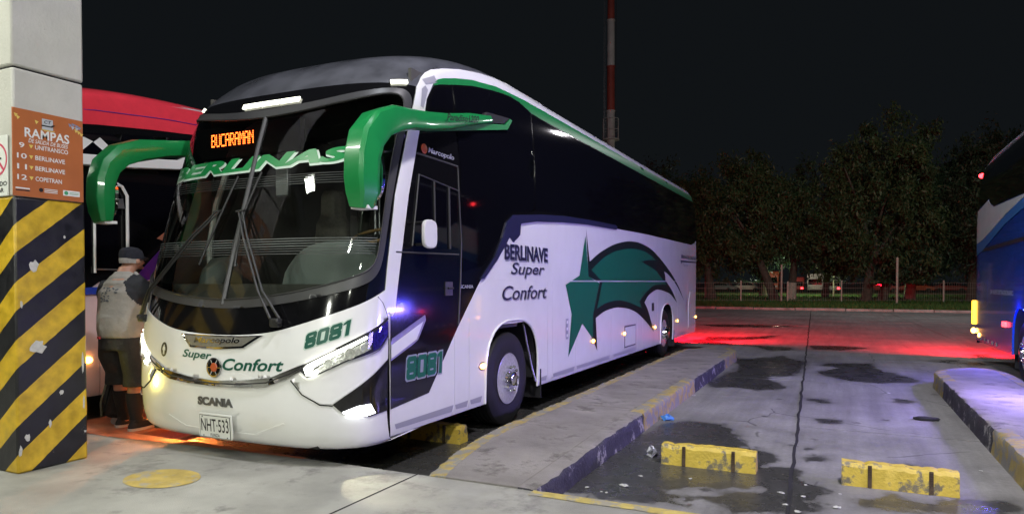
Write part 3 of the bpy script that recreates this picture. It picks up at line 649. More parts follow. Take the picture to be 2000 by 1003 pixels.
# wire fence
M['post'] = mat('pale_concrete_post', (.42, .38, .34), .8, noise=.3)
M['wire'] = mat('galvanised_wire', (.28, .26, .24), .6, metal=.3)
fx0, fy0, fx1, fy1 = -22, 46.2, 16, 64.0; fl = math.hypot(fx1 - fx0, fy1 - fy0); fdx, fdy = (fx1 - fx0) / fl, (fy1 - fy0) / fl
fr = empty('wire_fence', (0, 0, 0), 'low wire mesh fence with pale posts along the far side of the yard', 'fence')
FP = [-17, -13.4, -10.0, -6.6, -3.45, 0.15, 3.55, 7.0, 10.4, 13.8]
for px in FP:
    y = fy0 + (px - fx0) / (fx1 - fx0) * (fy1 - fy0); q = MB(); hh = 1.75 if abs(px + 3.45) > 1 else 1.6
    if px == 3.55: continue
    q.box((px, y, .85), (.10, .10, hh)); q.obj('fence_post', M['post'], fr, bevel=.01)
q = MB()
for z in (.25, .7, 1.15, 1.55): q.tube([(fx0, fy0, z), (fx1, fy1, z)], .010, 4)
for s in np.arange(0, fl, .17):
    x, y = fx0 + fdx * s, fy0 + fdy * s; q.box((x, y, .87), (.008, .008, 1.4))
o = q.obj('wire_mesh', M['wire'], fr, smooth=False, kind='stuff')
q = MB(); q.tube([(-3.9, 55.0, 0), (-3.9, 55.0, 2.9)], .07, 8); tag(q.obj('slim_pole', M['post']), 'thin pale pole rising beside the orange bus beyond the fence', 'pole')
q = MB(); q.tube([(3.5, 52.7, 0), (3.5, 52.7, 3.2)], .075, 8); q.ball((3.5, 52.7, 3.2), .08, 8, 4); tag(q.obj('pale_post', M['post']), 'tall pale post standing alone in front of the fence', 'post')
q = MB(); q.tube([(-10.4, 60.5, 0), (-10.4, 60.5, 2.6)], .07, 8); tag(q.obj('pale_post', M['post']), 'pale post close to the tail of the white bus', 'post')

# telecom mast
M['mastred'] = mat('faded_red_mast', (.30, .055, .04), .6, noise=.3, nscale=1); M['mastwhite'] = mat('grey_white_mast', (.50, .49, .48), .6, noise=.25, nscale=1)
mx, my = on_mast = (-26.88, 86.0)
mr = empty('telecom_mast', (mx, my, 0), 'red and white banded mast with side ladder rising behind the white bus', 'mast')
zz = [0, 6, 12, 17.9, 23.7, 29.4, 35.3, 41, 46]
for i in range(len(zz) - 1):
    q = MB(); ra = .62 - .0045 * zz[i]; q.lathe([(zz[i], 0), (zz[i], ra), (zz[i + 1] - .15, ra - .02), (zz[i + 1] - .15, ra + .06), (zz[i + 1], ra + .06), (zz[i + 1], 0)], (0, 0, 0), 'z', 18)
    q.obj('mast_section', M['mastred'] if i % 2 == 0 else M["mastwhite"], mr)
q = MB()
for s in (-.22, .22): q.tube([(-.85 , s, 6), (-.85, s, 46)], .03, 5)
for z in np.arange(6, 46, .5): q.tube([(-.85, -.22, z), (-.85, .22, z)], .025, 4)
for z in np.arange(8, 46, 3): q.tube([(-.85, 0, z), (-.5, 0, z)], .03, 4)
q.obj('ladder', M['steel'], mr)
q = MB()
for k in range(8):
    a = k * pi / 4; q.tube([(cos(a) * 1.05, sin(a) * 1.05, 20.0), (cos(a) * 1.05, sin(a) * 1.05, 22.6)], .035, 5)
for z in (20.0, 21.2, 22.6): q.tube([(cos(a) * 1.05, sin(a) * 1.05, z) for a in np.linspace(0, 2 * pi, 17)], .035, 5)
q.lathe([(19.9, .6), (19.9, 1.1), (20.02, 1.1), (20.02, .6)], (0, 0, 0), 'z', 16); q.obj('work_platform', M['mastwhite'], mr)
q = MB()
for z in np.arange(20.6, 46, .42): q.box((.62, 0, z), (.16, .05, .05))
for s_ in (0,): q.tube([(.70, 0, 20.5), (.70, 0, 46)], .035, 5)
q.obj('cable_brackets', M['dark'], mr)

# far vehicles seen through the fence
M['vorange'] = mat('dull_orange_red_paint', (.34, .07, .03), .5, coat=.2); M['vred'] = mat('dark_red_paint', (.22, .02, .02), .5); M['vwhite'] = mat('white_van_paint', (.6, .6, .6), .5); M['vgrey'] = mat('grey_car_paint', (.22, .24, .28), .4)
def far_bus(name, x, y, m, label, cat, L_=10, H=3.1, Wd=2.5, lamp='redlamp', rz=0, face=1, wind=True):
    r = empty(name, (x, y, .1), label, cat, None, rz); q = MB()
    pr = [(-L_/2, .35), (-L_/2, H * .72), (-L_/2 + .35, H - .12), (-L_/2 + .8, H), (L_/2 - .2, H), (L_/2, H - .2), (L_/2, .35)]
    q.prism(pr, -Wd / 2, Wd / 2); q.v = [(a * 1, b_, c) for a, b_, c in q.v]; q.obj('body', m, r, bevel=.12)
    q = MB(); q.add([(-Wd/2+.15, -L_/2 - .015, H*.42), (Wd/2-.15, -L_/2 - .015, H*.42), (Wd/2-.2, -L_/2 - .01, H*.70), (-Wd/2+.2, -L_/2 - .01, H*.70)], [(0, 1, 2, 3)]); q.obj('windscreen', M['sideglass'], r)
    q = MB(); q.box((Wd / 2 + .008, 0, H * .62), (.02, L_ * .85, H * .26)); q.box((-Wd / 2 - .008, 0, H * .62), (.02, L_ * .85, H * .26)); q.obj('side_windows', M['sideglass'], r)
    q = MB()
    for yy in (-L_ * .3, L_ * .3):
        for xx in (-Wd / 2 + .1, Wd / 2 - .1): q.lathe([(-.12, 0), (-.12, .45), (.12, .45), (.12, 0)], (xx, yy, .45), 'x', 14)
    q.obj('wheels', M['tyre'], r)
    for sx in (-1, 1):
        q = MB(); q.box((sx * (Wd / 2 - .28), -L_ / 2 - .03, H * .28), (.3, .05, .22)); q.obj('lamp', M[lamp], r)
    return r
far_bus('parked_bus', -9.4, 114, M['vorange'], 'orange red bus parked head on beyond the lawn, trunk leaning before it', 'bus', lamp='tape')
far_bus('small_van', -5.45, 108, M['vred'], 'red glowing rear of a small vehicle beyond the lawn', 'van', 4.5, 2.2, 1.9, 'redlamp')
far_bus('police_van', -.8, 105, M['vgrey'], 'dark van with lit red tail lamp beyond the lawn', 'van', 4.8, 2.3, 2.0, 'redlamp')
far_bus('white_truck', -3.1, 109, M['vwhite'], 'small white truck parked right of the red glowing vehicle', 'truck', 5.5, 2.7, 2.1, 'tape')
def far_car(x, y, m, label, rz=0):
    r = empty('parked_car', (x, y, .1), label, 'car', 'cars parked beyond the lawn', rz); q = MB()
    q.prism([(-2.2, .3), (-2.2, .8), (-1.3, .95), (-.7, 1.42), (.9, 1.42), (1.6, .95), (2.2, .85), (2.2, .3)], -.85, .85); q.obj('body', m, r, bevel=.08)
    q = MB(); q.prism([(-1.2, .97), (-.68, 1.36), (.85, 1.36), (1.45, .97)], -.86, .86); q.obj('windows', M['sideglass'], r)
    q = MB()
    for yy in (-1.35, 1.35):
        for xx in (-.78, .78): q.lathe([(-.1, 0), (-.1, .32), (.1, .32), (.1, 0)], (xx, yy, .32), 'x', 14)
    q.obj('wheels', M['tyre'], r)
    for sx in (-1, 1): q = MB(); q.box((sx * .62, -2.22, .68), (.3, .05, .14)); q.obj('lamp', M['tape'], r)
far_car(-17, 113.8, M['vgrey'], 'grey car parked far left behind the fence', rad(80)); far_car(-13.2, 115, M['vwhite'], 'white car parked left of the orange bus', rad(85))
far_car(5.8, 114, M['vred'], 'dark red car parked right behind the forked tree', rad(88)); far_car(10.2, 116, M['vorange'], 'orange car second in the far right row', rad(92)); far_car(14.6, 117.9, M['vred'], 'dark red car at the far right end of the row', rad(88))
point('far_lot_light', (-8, 103, 6), 500, (1, .8, .6), .3)
point('far_lot_light', (9, 106, 6), 350, (1, .7, .5), .3)
q = MB(); q.tube([(-.5, 74, 0), (-.5, 74, 5.6)], .06, 8); q.tube([(-.5, 74, 5.6), (-.5, 73.3, 5.6)], .04, 6); r = tag(q.obj('park_lamp', M['post']), 'park lamp post half hidden in the foliage', 'lamp post')
q = MB(); q.box((-.5, 73.2, 5.55), (.3, .5, .12)); q.obj('lamp_head', M['led'], r)

# ------------------------------------------------------------------ terminal building: column, canopy
def stripes():
    m = bpy.data.materials.new('yellow_black_hazard_paint'); m.use_nodes = True; nt = m.node_tree; b = nt.nodes['Principled BSDF']; L = nt.links.new; N = nt.nodes.new
    tc = N('ShaderNodeTexCoord'); sx = N('ShaderNodeSeparateXYZ'); L(tc.outputs['Object'], sx.inputs[0])
    def mt(op, a, b_, c=None):
        q = N('ShaderNodeMath'); q.operation = op
        for i, v in enumerate((a, b_)):
            if isinstance(v, (int, float)): q.inputs[i].default_value = v
            else: L(v, q.inputs[i])
        return q.outputs[0]
    ns = N('ShaderNodeTexNoise'); ns.inputs['Scale'].default_value = 9; ns.inputs['Detail'].default_value = 8; L(tc.outputs['Object'], ns.inputs['Vector'])
    n2 = N('ShaderNodeTexNoise'); n2.inputs['Scale'].default_value = 3.1; n2.inputs['Detail'].default_value = 10; n2.inputs['Roughness'].default_value = .65; L(tc.outputs['Object'], n2.inputs['Vector'])
    # object space: x towards +X world (face depth 0), y along the face, z up; stripes rise along y on one face and along x on the other
    u = mt('ADD', sx.outputs[1], mt('MULTIPLY', sx.outputs[0], 1.0)); s = mt('SUBTRACT', sx.outputs[2], mt('MULTIPLY', u, SL)); s = mt('ADD', s, mt('MULTIPLY', mt('SUBTRACT', ns.outputs[0], .5), .015))
    ph = mt('FRACT', mt('DIVIDE', mt('ADD', s, OFFS), PER), 0); st = mt('LESS_THAN', ph, .5)
    cl = N('ShaderNodeMix'); cl.data_type = 'RGBA'; L(st, cl.inputs[0]); cl.inputs[6].default_value = (.014, .014, .017, 1); cl.inputs[7].default_value = (.62, .40, .022, 1)
    def rng(v, a, b_, c, d):
        r = N('ShaderNodeMapRange'); r.inputs[1].default_value = a; r.inputs[2].default_value = b_; r.inputs[3].default_value = c; r.inputs[4].default_value = d; L(v, r.inputs[0]); return r.outputs[0]
    c2 = N('ShaderNodeMix'); c2.data_type = 'RGBA'; c2.blend_type = 'MULTIPLY'; c2.inputs[0].default_value = 1; L(cl.outputs[2], c2.inputs[6]); L(rng(ns.outputs[0], .3, .7, .65, 1.15), c2.inputs[7])
    chip = rng(n2.outputs[0], .685, .695, 0, 1); c3 = N('ShaderNodeMix'); c3.data_type = 'RGBA'; L(chip, c3.inputs[0]); L(c2.outputs[2], c3.inputs[6]); c3.inputs[7].default_value = (.5, .5, .48, 1); L(c3.outputs[2], b.inputs['Base Color'])
    L(rng(ns.outputs[0], .3, .7, .28, .5), b.inputs['Roughness'])
    bp = N('ShaderNodeBump'); bp.inputs['Strength'].default_value = .35; bp.inputs['Distance'].default_value = .02; L(n2.outputs[0], bp.inputs['Height']); L(bp.outputs[0], b.inputs['Normal']); return m
SL, PER, OFFS = .83, .440, .075
M['hazard'] = stripes()
M['plaster'] = mat('grey_white_plaster', (.50, .49, .45), .7, noise=.15, nscale=2, bump=.2, bscale=40, dirt=((.22, .21, .19), 7, .66, .03))
M['chip'] = mat('bare_white_plaster', (.56, .55, .52), .8, noise=.2, nscale=30)
def blob(y, z, ry, rz, seed):
    r4 = random.Random(seed); return [(y + ry * cos(a) * r4.uniform(.6, 1.15), z + rz * sin(a) * r4.uniform(.6, 1.15)) for a in np.linspace(0, 2 * pi, 15)[:-1]]
CHIPS = [blob(3.215, 1.74, .040, .052, 1), blob(3.235, 1.11, .060, .060, 2), blob(3.41, .73, .018, .022, 5), blob(3.585, .95, .010, .09, 6), blob(3.59, .62, .009, .07, 7), blob(3.12, 1.45, .012, .03, 8), blob(3.32, .50, .012, .035, 9), blob(3.15, .42, .02, .03, 10), blob(3.10, .32, .012, .05, 11), blob(3.45, 1.98, .010, .014, 12)]
pr_ = empty('concrete_column', (-5.65, 3.08, .15), 'square terminal column painted with yellow and black hazard stripes below', 'column')
def colbox(name, z0, z1, m, d=0):
    q = MB(); q.box((-.55, .27, (z0 + z1) / 2 - .15), (1.1 + d, .54 + d, z1 - z0)); return q.obj(name, m, pr_, bevel=.018)
colbox('striped_base', .15, 2.27, M['hazard'], .004); colbox('plain_shaft', 2.27, 3.245, M['plaster']); colbox('joint', 3.245, 3.255, M['joint'], -.02); colbox('upper_shaft', 3.255, 5.45, M['plaster'], .006)
for k, P in enumerate(CHIPS):
    q = MB(); q.prism([(y - 3.08, z - .15) for y, z in P], -.002, .0045, 'x'); q.obj('paint_chip', M['chip'], pr_)
# canopy above and behind the camera
M['roofsheet'] = mat('canopy_sheet_metal', (.34, .35, .34), .5, noise=.1); M['beam'] = mat('canopy_steel_beam', (.28, .29, .30), .5)
cr = empty('terminal_canopy', (-2, -2, 5.45), 'steel canopy roof of the terminal with lamps over the platform', 'canopy')
q = MB(); xs = np.arange(-10.5, 9.01, .15)
q.add([(x, y, .35 + (.04 if i % 2 else 0)) for i, x in enumerate(xs) for y in (-8, 3.4)], [(2 * i, 2 * i + 1, 2 * i + 3, 2 * i + 2) for i in range(len(xs) - 1)]); q.obj('roof_sheet', M['roofsheet'], cr, smooth=False)
for x in np.arange(-8, 8.1, 2.2):
    q = MB(); q.box((x, -2.3, .2), (.14, 11.4, .26)); q.obj('beam', M['beam'], cr)
M['ftube'] = mat('lamp_diffuser', (1, 1, 1), emis=(.97, 1, .86), estr=14)
LL = ['left front lamp nearest the bus noses', 'middle front lamp above the platform edge', 'right front lamp over the empty bay', 'left rear lamp behind the column', 'middle rear lamp behind the viewer', 'right rear lamp behind the viewer', 'far left one added to brighten the red coach']
for (x, y, z), l_ in zip(CANOPY, LL):
    r = empty('canopy_lamp', (x, y, z), 'square lit lamp under the canopy, ' + l_, 'lamp', 'lamps under the canopy')
    q = MB(); q.box((0, 0, 0), (.5, .5, .10)); q.lathe([(.05, 0), (.05, .03), (.25, .03), (.25, 0)], (0, 0, 0), 'z', 10); q.obj('housing', M['steel'], r, bevel=.01)
    q = MB(); q.box((0, 0, -.06), (.40, .40, .02)); q.obj('diffuser', M['ftube'], r)
for x, y, z, l_ in ((-3.2, -6.5, 4.6, 'hung low at the back of the canopy'), (1.0, -1.8, 4.9, 'hung on the right side over the platform'), (-1.6, 1.2, 5.2, 'hung in the middle turned to the far bays')):  # housings made up for the three added fill lights
    r = empty('fill_lamp', (x, y, z), 'added boxy lit floodlight ' + l_, 'fill_lamp')
    q = MB(); q.box((0, -.08, .06), (.46, .12, .36)); q.tube([(0, -.1, .2), (0, -.1, 5.45 - z)], .02, 8); q.obj('housing', M['steel'], r, bevel=.01)
    q = MB(); q.box((0, -.012, .06), (.38, .015, .28)); q.obj('front_glass', M['ftube'], r)
for x, y, z, l_ in ():
    pass

# signs on the column
M['signorange'] = mat('orange_sign_board', (.42, .125, .035), .45, noise=.1, nscale=6)
M['signwhite'] = mat('white_sign_print', (.72, .72, .70), .5); M['signyellow'] = mat('yellow_sign_print', (.70, .52, .12), .5); M['signgreen'] = mat('green_sign_print', (.05, .3, .12), .5)
M['signgrey'] = mat('grey_sign_print', (.45, .47, .5), .5); M['signblue'] = mat('greyblue_sign_print', (.20, .24, .36), .5); M['signred'] = mat('red_sign_print', (.55, .04, .10), .5)
sg = empty('route_sign', (-5.646, 3.335, 2.605), 'orange board on the column headed RAMPAS listing bus ramps nine to twelve', 'sign')
SW, SH = .535, .665
q = MB(); q.box((.006, 0, 0), (.010, SW, SH)); q.obj('board', M['signorange'], sg, bevel=.002)
def sb(u0, u1, v0, v1, d=0):  # fractions of the board, v from top
    return planebox((.0115 + d, -SW / 2 + u0 * SW, SH / 2 - v1 * SH), (0, (u1 - u0) * SW, 0), (0, 0, (v1 - v0) * SH))
def splate(pts, m, d=.0, name='print'):
    q = MB(); q.add([(.0125 + d, -SW / 2 + u * SW, SH / 2 - v * SH) for u, v in pts], [tuple(range(len(pts)))]); return q.obj(name, m, sg)
text('RAMPAS', sb(.16, .79, .205, .315), M['signwhite'], sg, bold=.022, off=.001)
text('DE SALIDA DE BUSES', sb(.21, .77, .325, .372), M['signwhite'], sg, shear=.25, bold=.01, off=.001)
for k, (a, t_) in enumerate((('9', 'UNITRANSCO'), ('10', 'BERLINAVE'), ('11', 'BERLINAVE'), ('12', 'COPETRAN'))):
    v = .385 + k * .122
    text(a, sb(.085 if k == 0 else .055, .155 if k == 0 else .185, v, v + .06), M['signwhite'], sg, bold=.015, off=.001)
    splate([(.215, v + .012), (.275, v + .012), (.245, v + .055)], M['signyellow'])
    text(t_, sb(.30, .30 + .048 * len(t_) - .01, v + .004, v + .056), M['signwhite'], sg, bold=.016, off=.001)
splate([(.40, .065), (.555, .065), (.555, .19), (.40, .19)], M['signgrey'], .0); text('CT', sb(.43, .53, .082, .12), M['inkblack'], sg, bold=.01, shear=.2, off=.0025)
splate([(.39, .14), (.52, .14), (.555, .122), (.59, .122), (.54, .155), (.39, .155)], M['inkblack'], .001)
splate([(.38, .192), (.58, .192), (.58, .199), (.38, .199)], M['signyellow']); splate([(.42, .203), (.55, .203), (.55, .208), (.42, .208)], M['signyellow'])
for (u, v, m) in ((.78, .06, 'signblue'), (.83, .05, 'signblue'), (.88, .06, 'signblue'), (.92, .075, 'signblue'), (.87, .115, 'signyellow'), (.91, .13, 'signyellow'), (.95, .15, 'signyellow'), (.82, .085, 'signgrey'), (.88, .09, 'signgrey'), (.02, .06, 'signyellow'), (.05, .085, 'signyellow'), (.30, .10, 'signyellow')):
    splate([(u, v), (u + .055, v + .012), (u + .02, v + .045)], M[m])
splate([(.03, .90), (.22, .90), (.22, .915), (.03, .915)], M['signwhite']); splate([(.03, .925), (.22, .925), (.22, .937), (.03, .937)], M['inkblack'])
splate([(.375 + .03 * cos(a), .905 + .024 * sin(a)) for a in np.linspace(0, 2 * pi, 17)[:-1]], M['inkblack'])
for k in range(3): splate([(.42, .885 + k * .018), (.61, .885 + k * .018), (.61, .893 + k * .018), (.42, .893 + k * .018)], M['signwhite'])
splate([(.69, .875), (.94, .875), (.94, .94), (.69, .94)], M['signwhite']); splate([(.735 + .03 * cos(a), .907 + .024 * sin(a)) for a in np.linspace(0, 2 * pi, 17)[:-1]], M['signgreen'], .001)
for k in range(2): splate([(.785, .895 + k * .018), (.92, .895 + k * .018), (.92, .901 + k * .018), (.785, .901 + k * .018)], M['signgreen'], .001)
ns_ = empty('no_smoking_sign', (-5.90, 3.076, 2.505), 'white sign on the column face reading prohibido fumar with red ring', 'sign')
q = MB(); q.box((0, -.005, 0), (.40, .008, .46)); q.obj('board', M['plate'], ns_, bevel=.002)
q = MB()
for k in range(32):
    a, c = k * pi / 16, (k + 1) * pi / 16; q.add([(.07 + .125 * cos(a), -.0100, .05 + .125 * sin(a)), (.07 + .125 * cos(c), -.0100, .05 + .125 * sin(c)), (.07 + .108 * cos(c), -.0100, .05 + .108 * sin(c)), (.07 + .108 * cos(a), -.0100, .05 + .108 * sin(a))], [(0, 1, 2, 3)])
q.add([(-.01, -.0104, .115), (.005, -.0104, .13), (.15, -.0104, -.02), (.135, -.0104, -.035)], [(0, 1, 2, 3)]); q.obj('red_ring', M['signred'], ns_, smooth=False)
q = MB(); q.box((.06, -.0105, .055), (.12, .0015, .014)); q.obj('cigarette', M['inkblack'], ns_)
def nb_(x0, x1, z0, z1): return planebox((x0, -.0095, z0), (x1 - x0, 0, 0), (0, 0, z1 - z0))
text('PROHIBIDO', nb_(-.13, .188, -.155, -.12), M['inkblack'], ns_, bold=.02, off=.001); text('FUMAR', nb_(-.03, .145, -.205, -.17), M['inkblack'], ns_, bold=.02, off=.001)
# ------------------------------------------------------------------ coaches
def grid_mesh(name, rows, m, parent, matfn=None, mats=None):
    R = len(rows); C = len(rows[0]); V = [tuple(p) for r in rows for p in r]; F = []; mi = []
    for i in range(R - 1):
        for j in range(C - 1): F.append((i * C + j, i * C + j + 1, (i + 1) * C + j + 1, (i + 1) * C + j)); mi.append(matfn(i, j) if matfn else 0)
    me = bpy.data.meshes.new(name); me.from_pydata(V, [], F)
    for q in (mats or [m]): me.materials.append(q)
    for p, k in zip(me.polygons, mi): p.use_smooth = True; p.material_index = k
    return link(name, me, None, parent)
GLASS = [(0, 3.085), (.214, 3.09), (.5, 3.11), (.8, 3.15), (1.0, 3.185), (1.18, 3.225), (1.27, 3.225), (1.325, 3.19), (1.352, 3.12), (1.345, 2.972), (1.338, 2.713), (1.345, 2.469), (1.36, 2.229), (1.372, 2.016), (1.375, 1.827), (1.35, 1.745), (1.283, 1.685), (1.054, 1.600), (.663, 1.520), (.3, 1.482), (0, 1.468)]
FRAME = [(0, 3.165), (.3, 3.17), (.6, 3.19), (.926, 3.24), (1.243, 3.290), (1.344, 3.272), (1.420, 3.187), (1.418, 3.0), (1.41, 2.722), (1.425, 2.139), (1.44, 1.80), (1.40, 1.665), (1.30, 1.59), (1.066, 1.519), (.675, 1.445), (.29, 1.405), (0, 1.398)]
APRON = [(0, 1.180), (.25, 1.184), (.566, 1.212), (.84, 1.285), (1.198, 1.405), (1.40, 1.495), (1.523, 1.553)]
GLASS, FRAME, APRON = [[(P[0][0], P[0][1])] + smoothpoly(P, 2, False)[1:-1] + [P[-1]] for P in (GLASS, FRAME, APRON)]
def mir(L): return [(-a, b) for a, b in L]
def coach_shell(root, B, mw, mb, md, roofz=9):
    # front shell (black band round the windscreen) with the glass opening, lower nose, roof dome, sides, rear
    hole = [p for p in GLASS] + mir(GLASS)[::-1][1:-1]
    out = [(-T90, 1.1), (T90, 1.1), (T90, 3.34), (-T90, 3.34)]
    patch('windscreen_surround', out, B.front, 0, mb, root, .07, holes=[hole])
    ts = np.concatenate([np.linspace(-T90, T90, 61)])
    zs = [.30, .33, .36, .42, .5, .6, .7, .8, .95, 1.1]
    rows = [[B.fp(t, .36) + Vector((0, .5, -.03)) for t in ts]] + [[B.fp(t, z) for t in ts] for z in zs]
    grid_mesh('bumper', rows, mw, root)
    zs = list(np.linspace(3.34, 3.9, 22)) + [3.915, 3.93, 3.945, 3.96, 3.97, 3.98, 3.99, 4.0, 4.008, 4.014]
    grid_mesh('roof_dome', [[B.fp(t, z) for t in ts] for z in zs], md, root)
    # sides above the skirt, to the rear, closing on the roof ridge
    zs = [1.15, 1.5, 2.0, 2.5, 2.9, 3.2, 3.4] + list(np.linspace(3.5, 3.9, 14)) + [3.92, 3.935, 3.95, 3.96, 3.97, 3.98, 3.99, 4.0, 4.008, 4.014]
    line = lambda y: np.interp(y, [4.6, 5.2, 5.3, 5.4, 5.6, 5.92, 6.38, 7.05, 7.1], [3.4, 3.46, 3.52, 3.58, 3.64, 3.72, 3.81, 3.89, 9])
    us = np.concatenate([np.linspace(0, 1, 40) ** 1.0 * .3, np.linspace(.3, 1, 16)[1:]])
    for sg in (1, -1):
        rows = []; Y = []
        for z in zs:
            F, D, w = prof(z); y0 = F + D; y1 = backy(z); L_ = y1 - y0; r = []
            yy = [y0 + L_ * u * (1) for u in us[:-1]] + [y1 - .27, y1 - .2, y1 - .13, y1 - .07, y1 - .03, y1 - .01, y1]
            yy = sorted(min(v, y1) for v in yy); Y.append(yy); r = [B.sp(v, z, sg) for v in yy]
            cx_ = r[-1][0]; r.append(Vector((B.xc + (cx_ - B.xc) * .5, y1 + .02 + B.dy, z * B.zs))); r.append(Vector((B.xc, y1 + .04 + B.dy, z * B.zs))); Y[-1] += [y1, y1]; rows.append(r)
        grid_mesh('body_side', rows, None, root, lambda i, j: 1 if (zs[i] > line(Y[i][j]) - .04 and Y[i][j] < 7.1) or zs[i] >= roofz else 0, [mw, md])
    # rear below
    zs = [.33, .6, 1.15]; rows = []
    for z in zs: rows.append([B.sp(18.03, z, 1), B.sp(18.2, z, 1), B.sp(18.30, z, 1), B.sp(18.31, z, 1)] + [Vector((B.xc + w_, 18.34 + B.dy, z * B.zs)) for w_ in (.5, 0, -.5)] + [B.sp(18.31, z, -1), B.sp(18.30, z, -1), B.sp(18.2, z, -1), B.sp(18.03, z, -1)])
    grid_mesh('rear_panel', rows, mw, root)
def arch(yc, ry, rz, z0, base, n=22):
    """points of a wheel-arch notch from rear to front along the sill at height base"""
    return [(yc + ry * math.copysign(abs(cos(a)) ** .75, cos(a)), z0 + (rz) * abs(sin(a)) ** .85) for a in np.linspace(0, pi, n)]
def sidecut(y0, y1, z1, arches, sill=.335):
    P = [(y0, z1), (y0, sill)]
    for (yc, ry, zt) in arches:
        if y0 < yc < y1:
            a = arch(yc, ry, zt - .62, .62, sill)[::-1]; P += [(yc - ry, sill)] + a + [(yc + ry, sill)]
    return P + [(y1, sill), (y1, z1)]
def make_wheel(root, x, y, sg, R=.515, hub='front'):
    w = empty('wheel', (x, y, R)); w.parent = root; s = sg
    q = MB(); T = .30
    pr = [(0 * s, .285), (-.004 * s, .30), (.012 * s, .36), (.018 * s, .42), (.010 * s, .47), (-.012 * s, R - .012), (-.035 * s, R)]
    for k in range(5): a = -.035 - k * .052; pr += [((a - .018) * s, R), ((a - .022) * s, R - .014), ((a - .030) * s, R - .014), ((a - .034) * s, R)]
    pr += [(-(T - .03) * s, R - .006), (-T * s, R - .05), (-T * s, .29)]
    q.lathe(pr, (0, 0, 0), 'x', 64); t = q.obj('tyre', M['tyre'], w, angle=28)
    q = MB(); q.lathe([(.004 * s, .287), (.006 * s, .275), (-.02 * s, .262), (-.05 * s, .250), (-.065 * s, .240), (-.062 * s, .185), (-.055 * s, .165), (-.05 * s, .155)], (0, 0, 0), 'x', 48, True); q.obj('rim', M['alu'], w)
    q = MB()
    for k in range(10):
        a = 2 * pi * (k + .5) / 10; c = (-.060 * s, .212 * cos(a), .212 * sin(a)); q.lathe([(-.004 * s, 0), (-.004 * s, .023), (.003 * s, .023), (.003 * s, 0)], c, 'x', 12)
    q.obj('vent_hole', M['seam'], w)
    q = MB()
    hp = [(-.06 * s, .155), (-.05 * s, .150), (-.02 * s, .10), (.03 * s, .085), (.075 * s, .08), (.085 * s, .06), (.085 * s, 0)] if hub == 'front' else [(-.10 * s, .155), (-.03 * s, .15), (.05 * s, .12), (.10 * s, .11), (.11 * s, .09), (.11 * s, 0)]
    q.lathe(hp, (0, 0, 0), 'x', 28); q.obj('hub', M['chrome'], w)
    for k in range(10):
        a = 2 * pi * k / 10; q = MB(); q.lathe([(-.09 * s, .017), (.035 * s, .013), (.04 * s, .017), (.055 * s, .017), (.066 * s, .010), (.068 * s, 0)], (0, .137 * cos(a), .137 * sin(a)), 'x', 8); q.obj('wheel_nut', M['chrome'], w)
    return w

bus = empty('intercity_bus', (0, 0, 0), 'white intercity coach numbered 8081 with green shooting star and green mirror arms', 'bus')
coach_shell(bus, BD, M['white'], M['black'], M['dome'])
AR = [(7.06, .69, 1.19), (14.78, .58, 1.15)]
ends = [4.70, 5.727, 6.04]
# skirt: every flap a panel of its own, 7 mm joints
CUT = [4.672, 5.73, 6.02, 8.08, 8.235, 9.10, 10.8, 12.40, 12.76, 13.94, 15.85, 17.0, 18.04]
for sg in (1, -1):
    S_ = lambda a, b, off, sg=sg: BD.side(a, b, off, sg)
    for a, c in zip(CUT[:-1], CUT[1:]):
        P = sidecut(a + .003, c - .003, 1.622, AR)
        patch('skirt_panel', P, S_, .001, M['white'], bus, .11, thick=.008)
    # upper white flank
    patch('flank_panel', [(6.02, 1.637), (18.05, 1.637), (18.05, 2.56), (17.43, 2.56), (6.5, 2.5), (6.02, 2.2)], S_, .001, M['white'], bus, .16, thick=.03)
    # wheel-arch lips
    for (yc, ry, zt) in AR:
        q = MB(); q.tube([BD.side(a, b, .004, sg)[0] for a, b in [(yc + ry, .34)] + arch(yc, ry, zt - .62, .62, .335) + [(yc - ry, .34)]], .014, 8); q.obj('arch_lip', M['white'], bus)
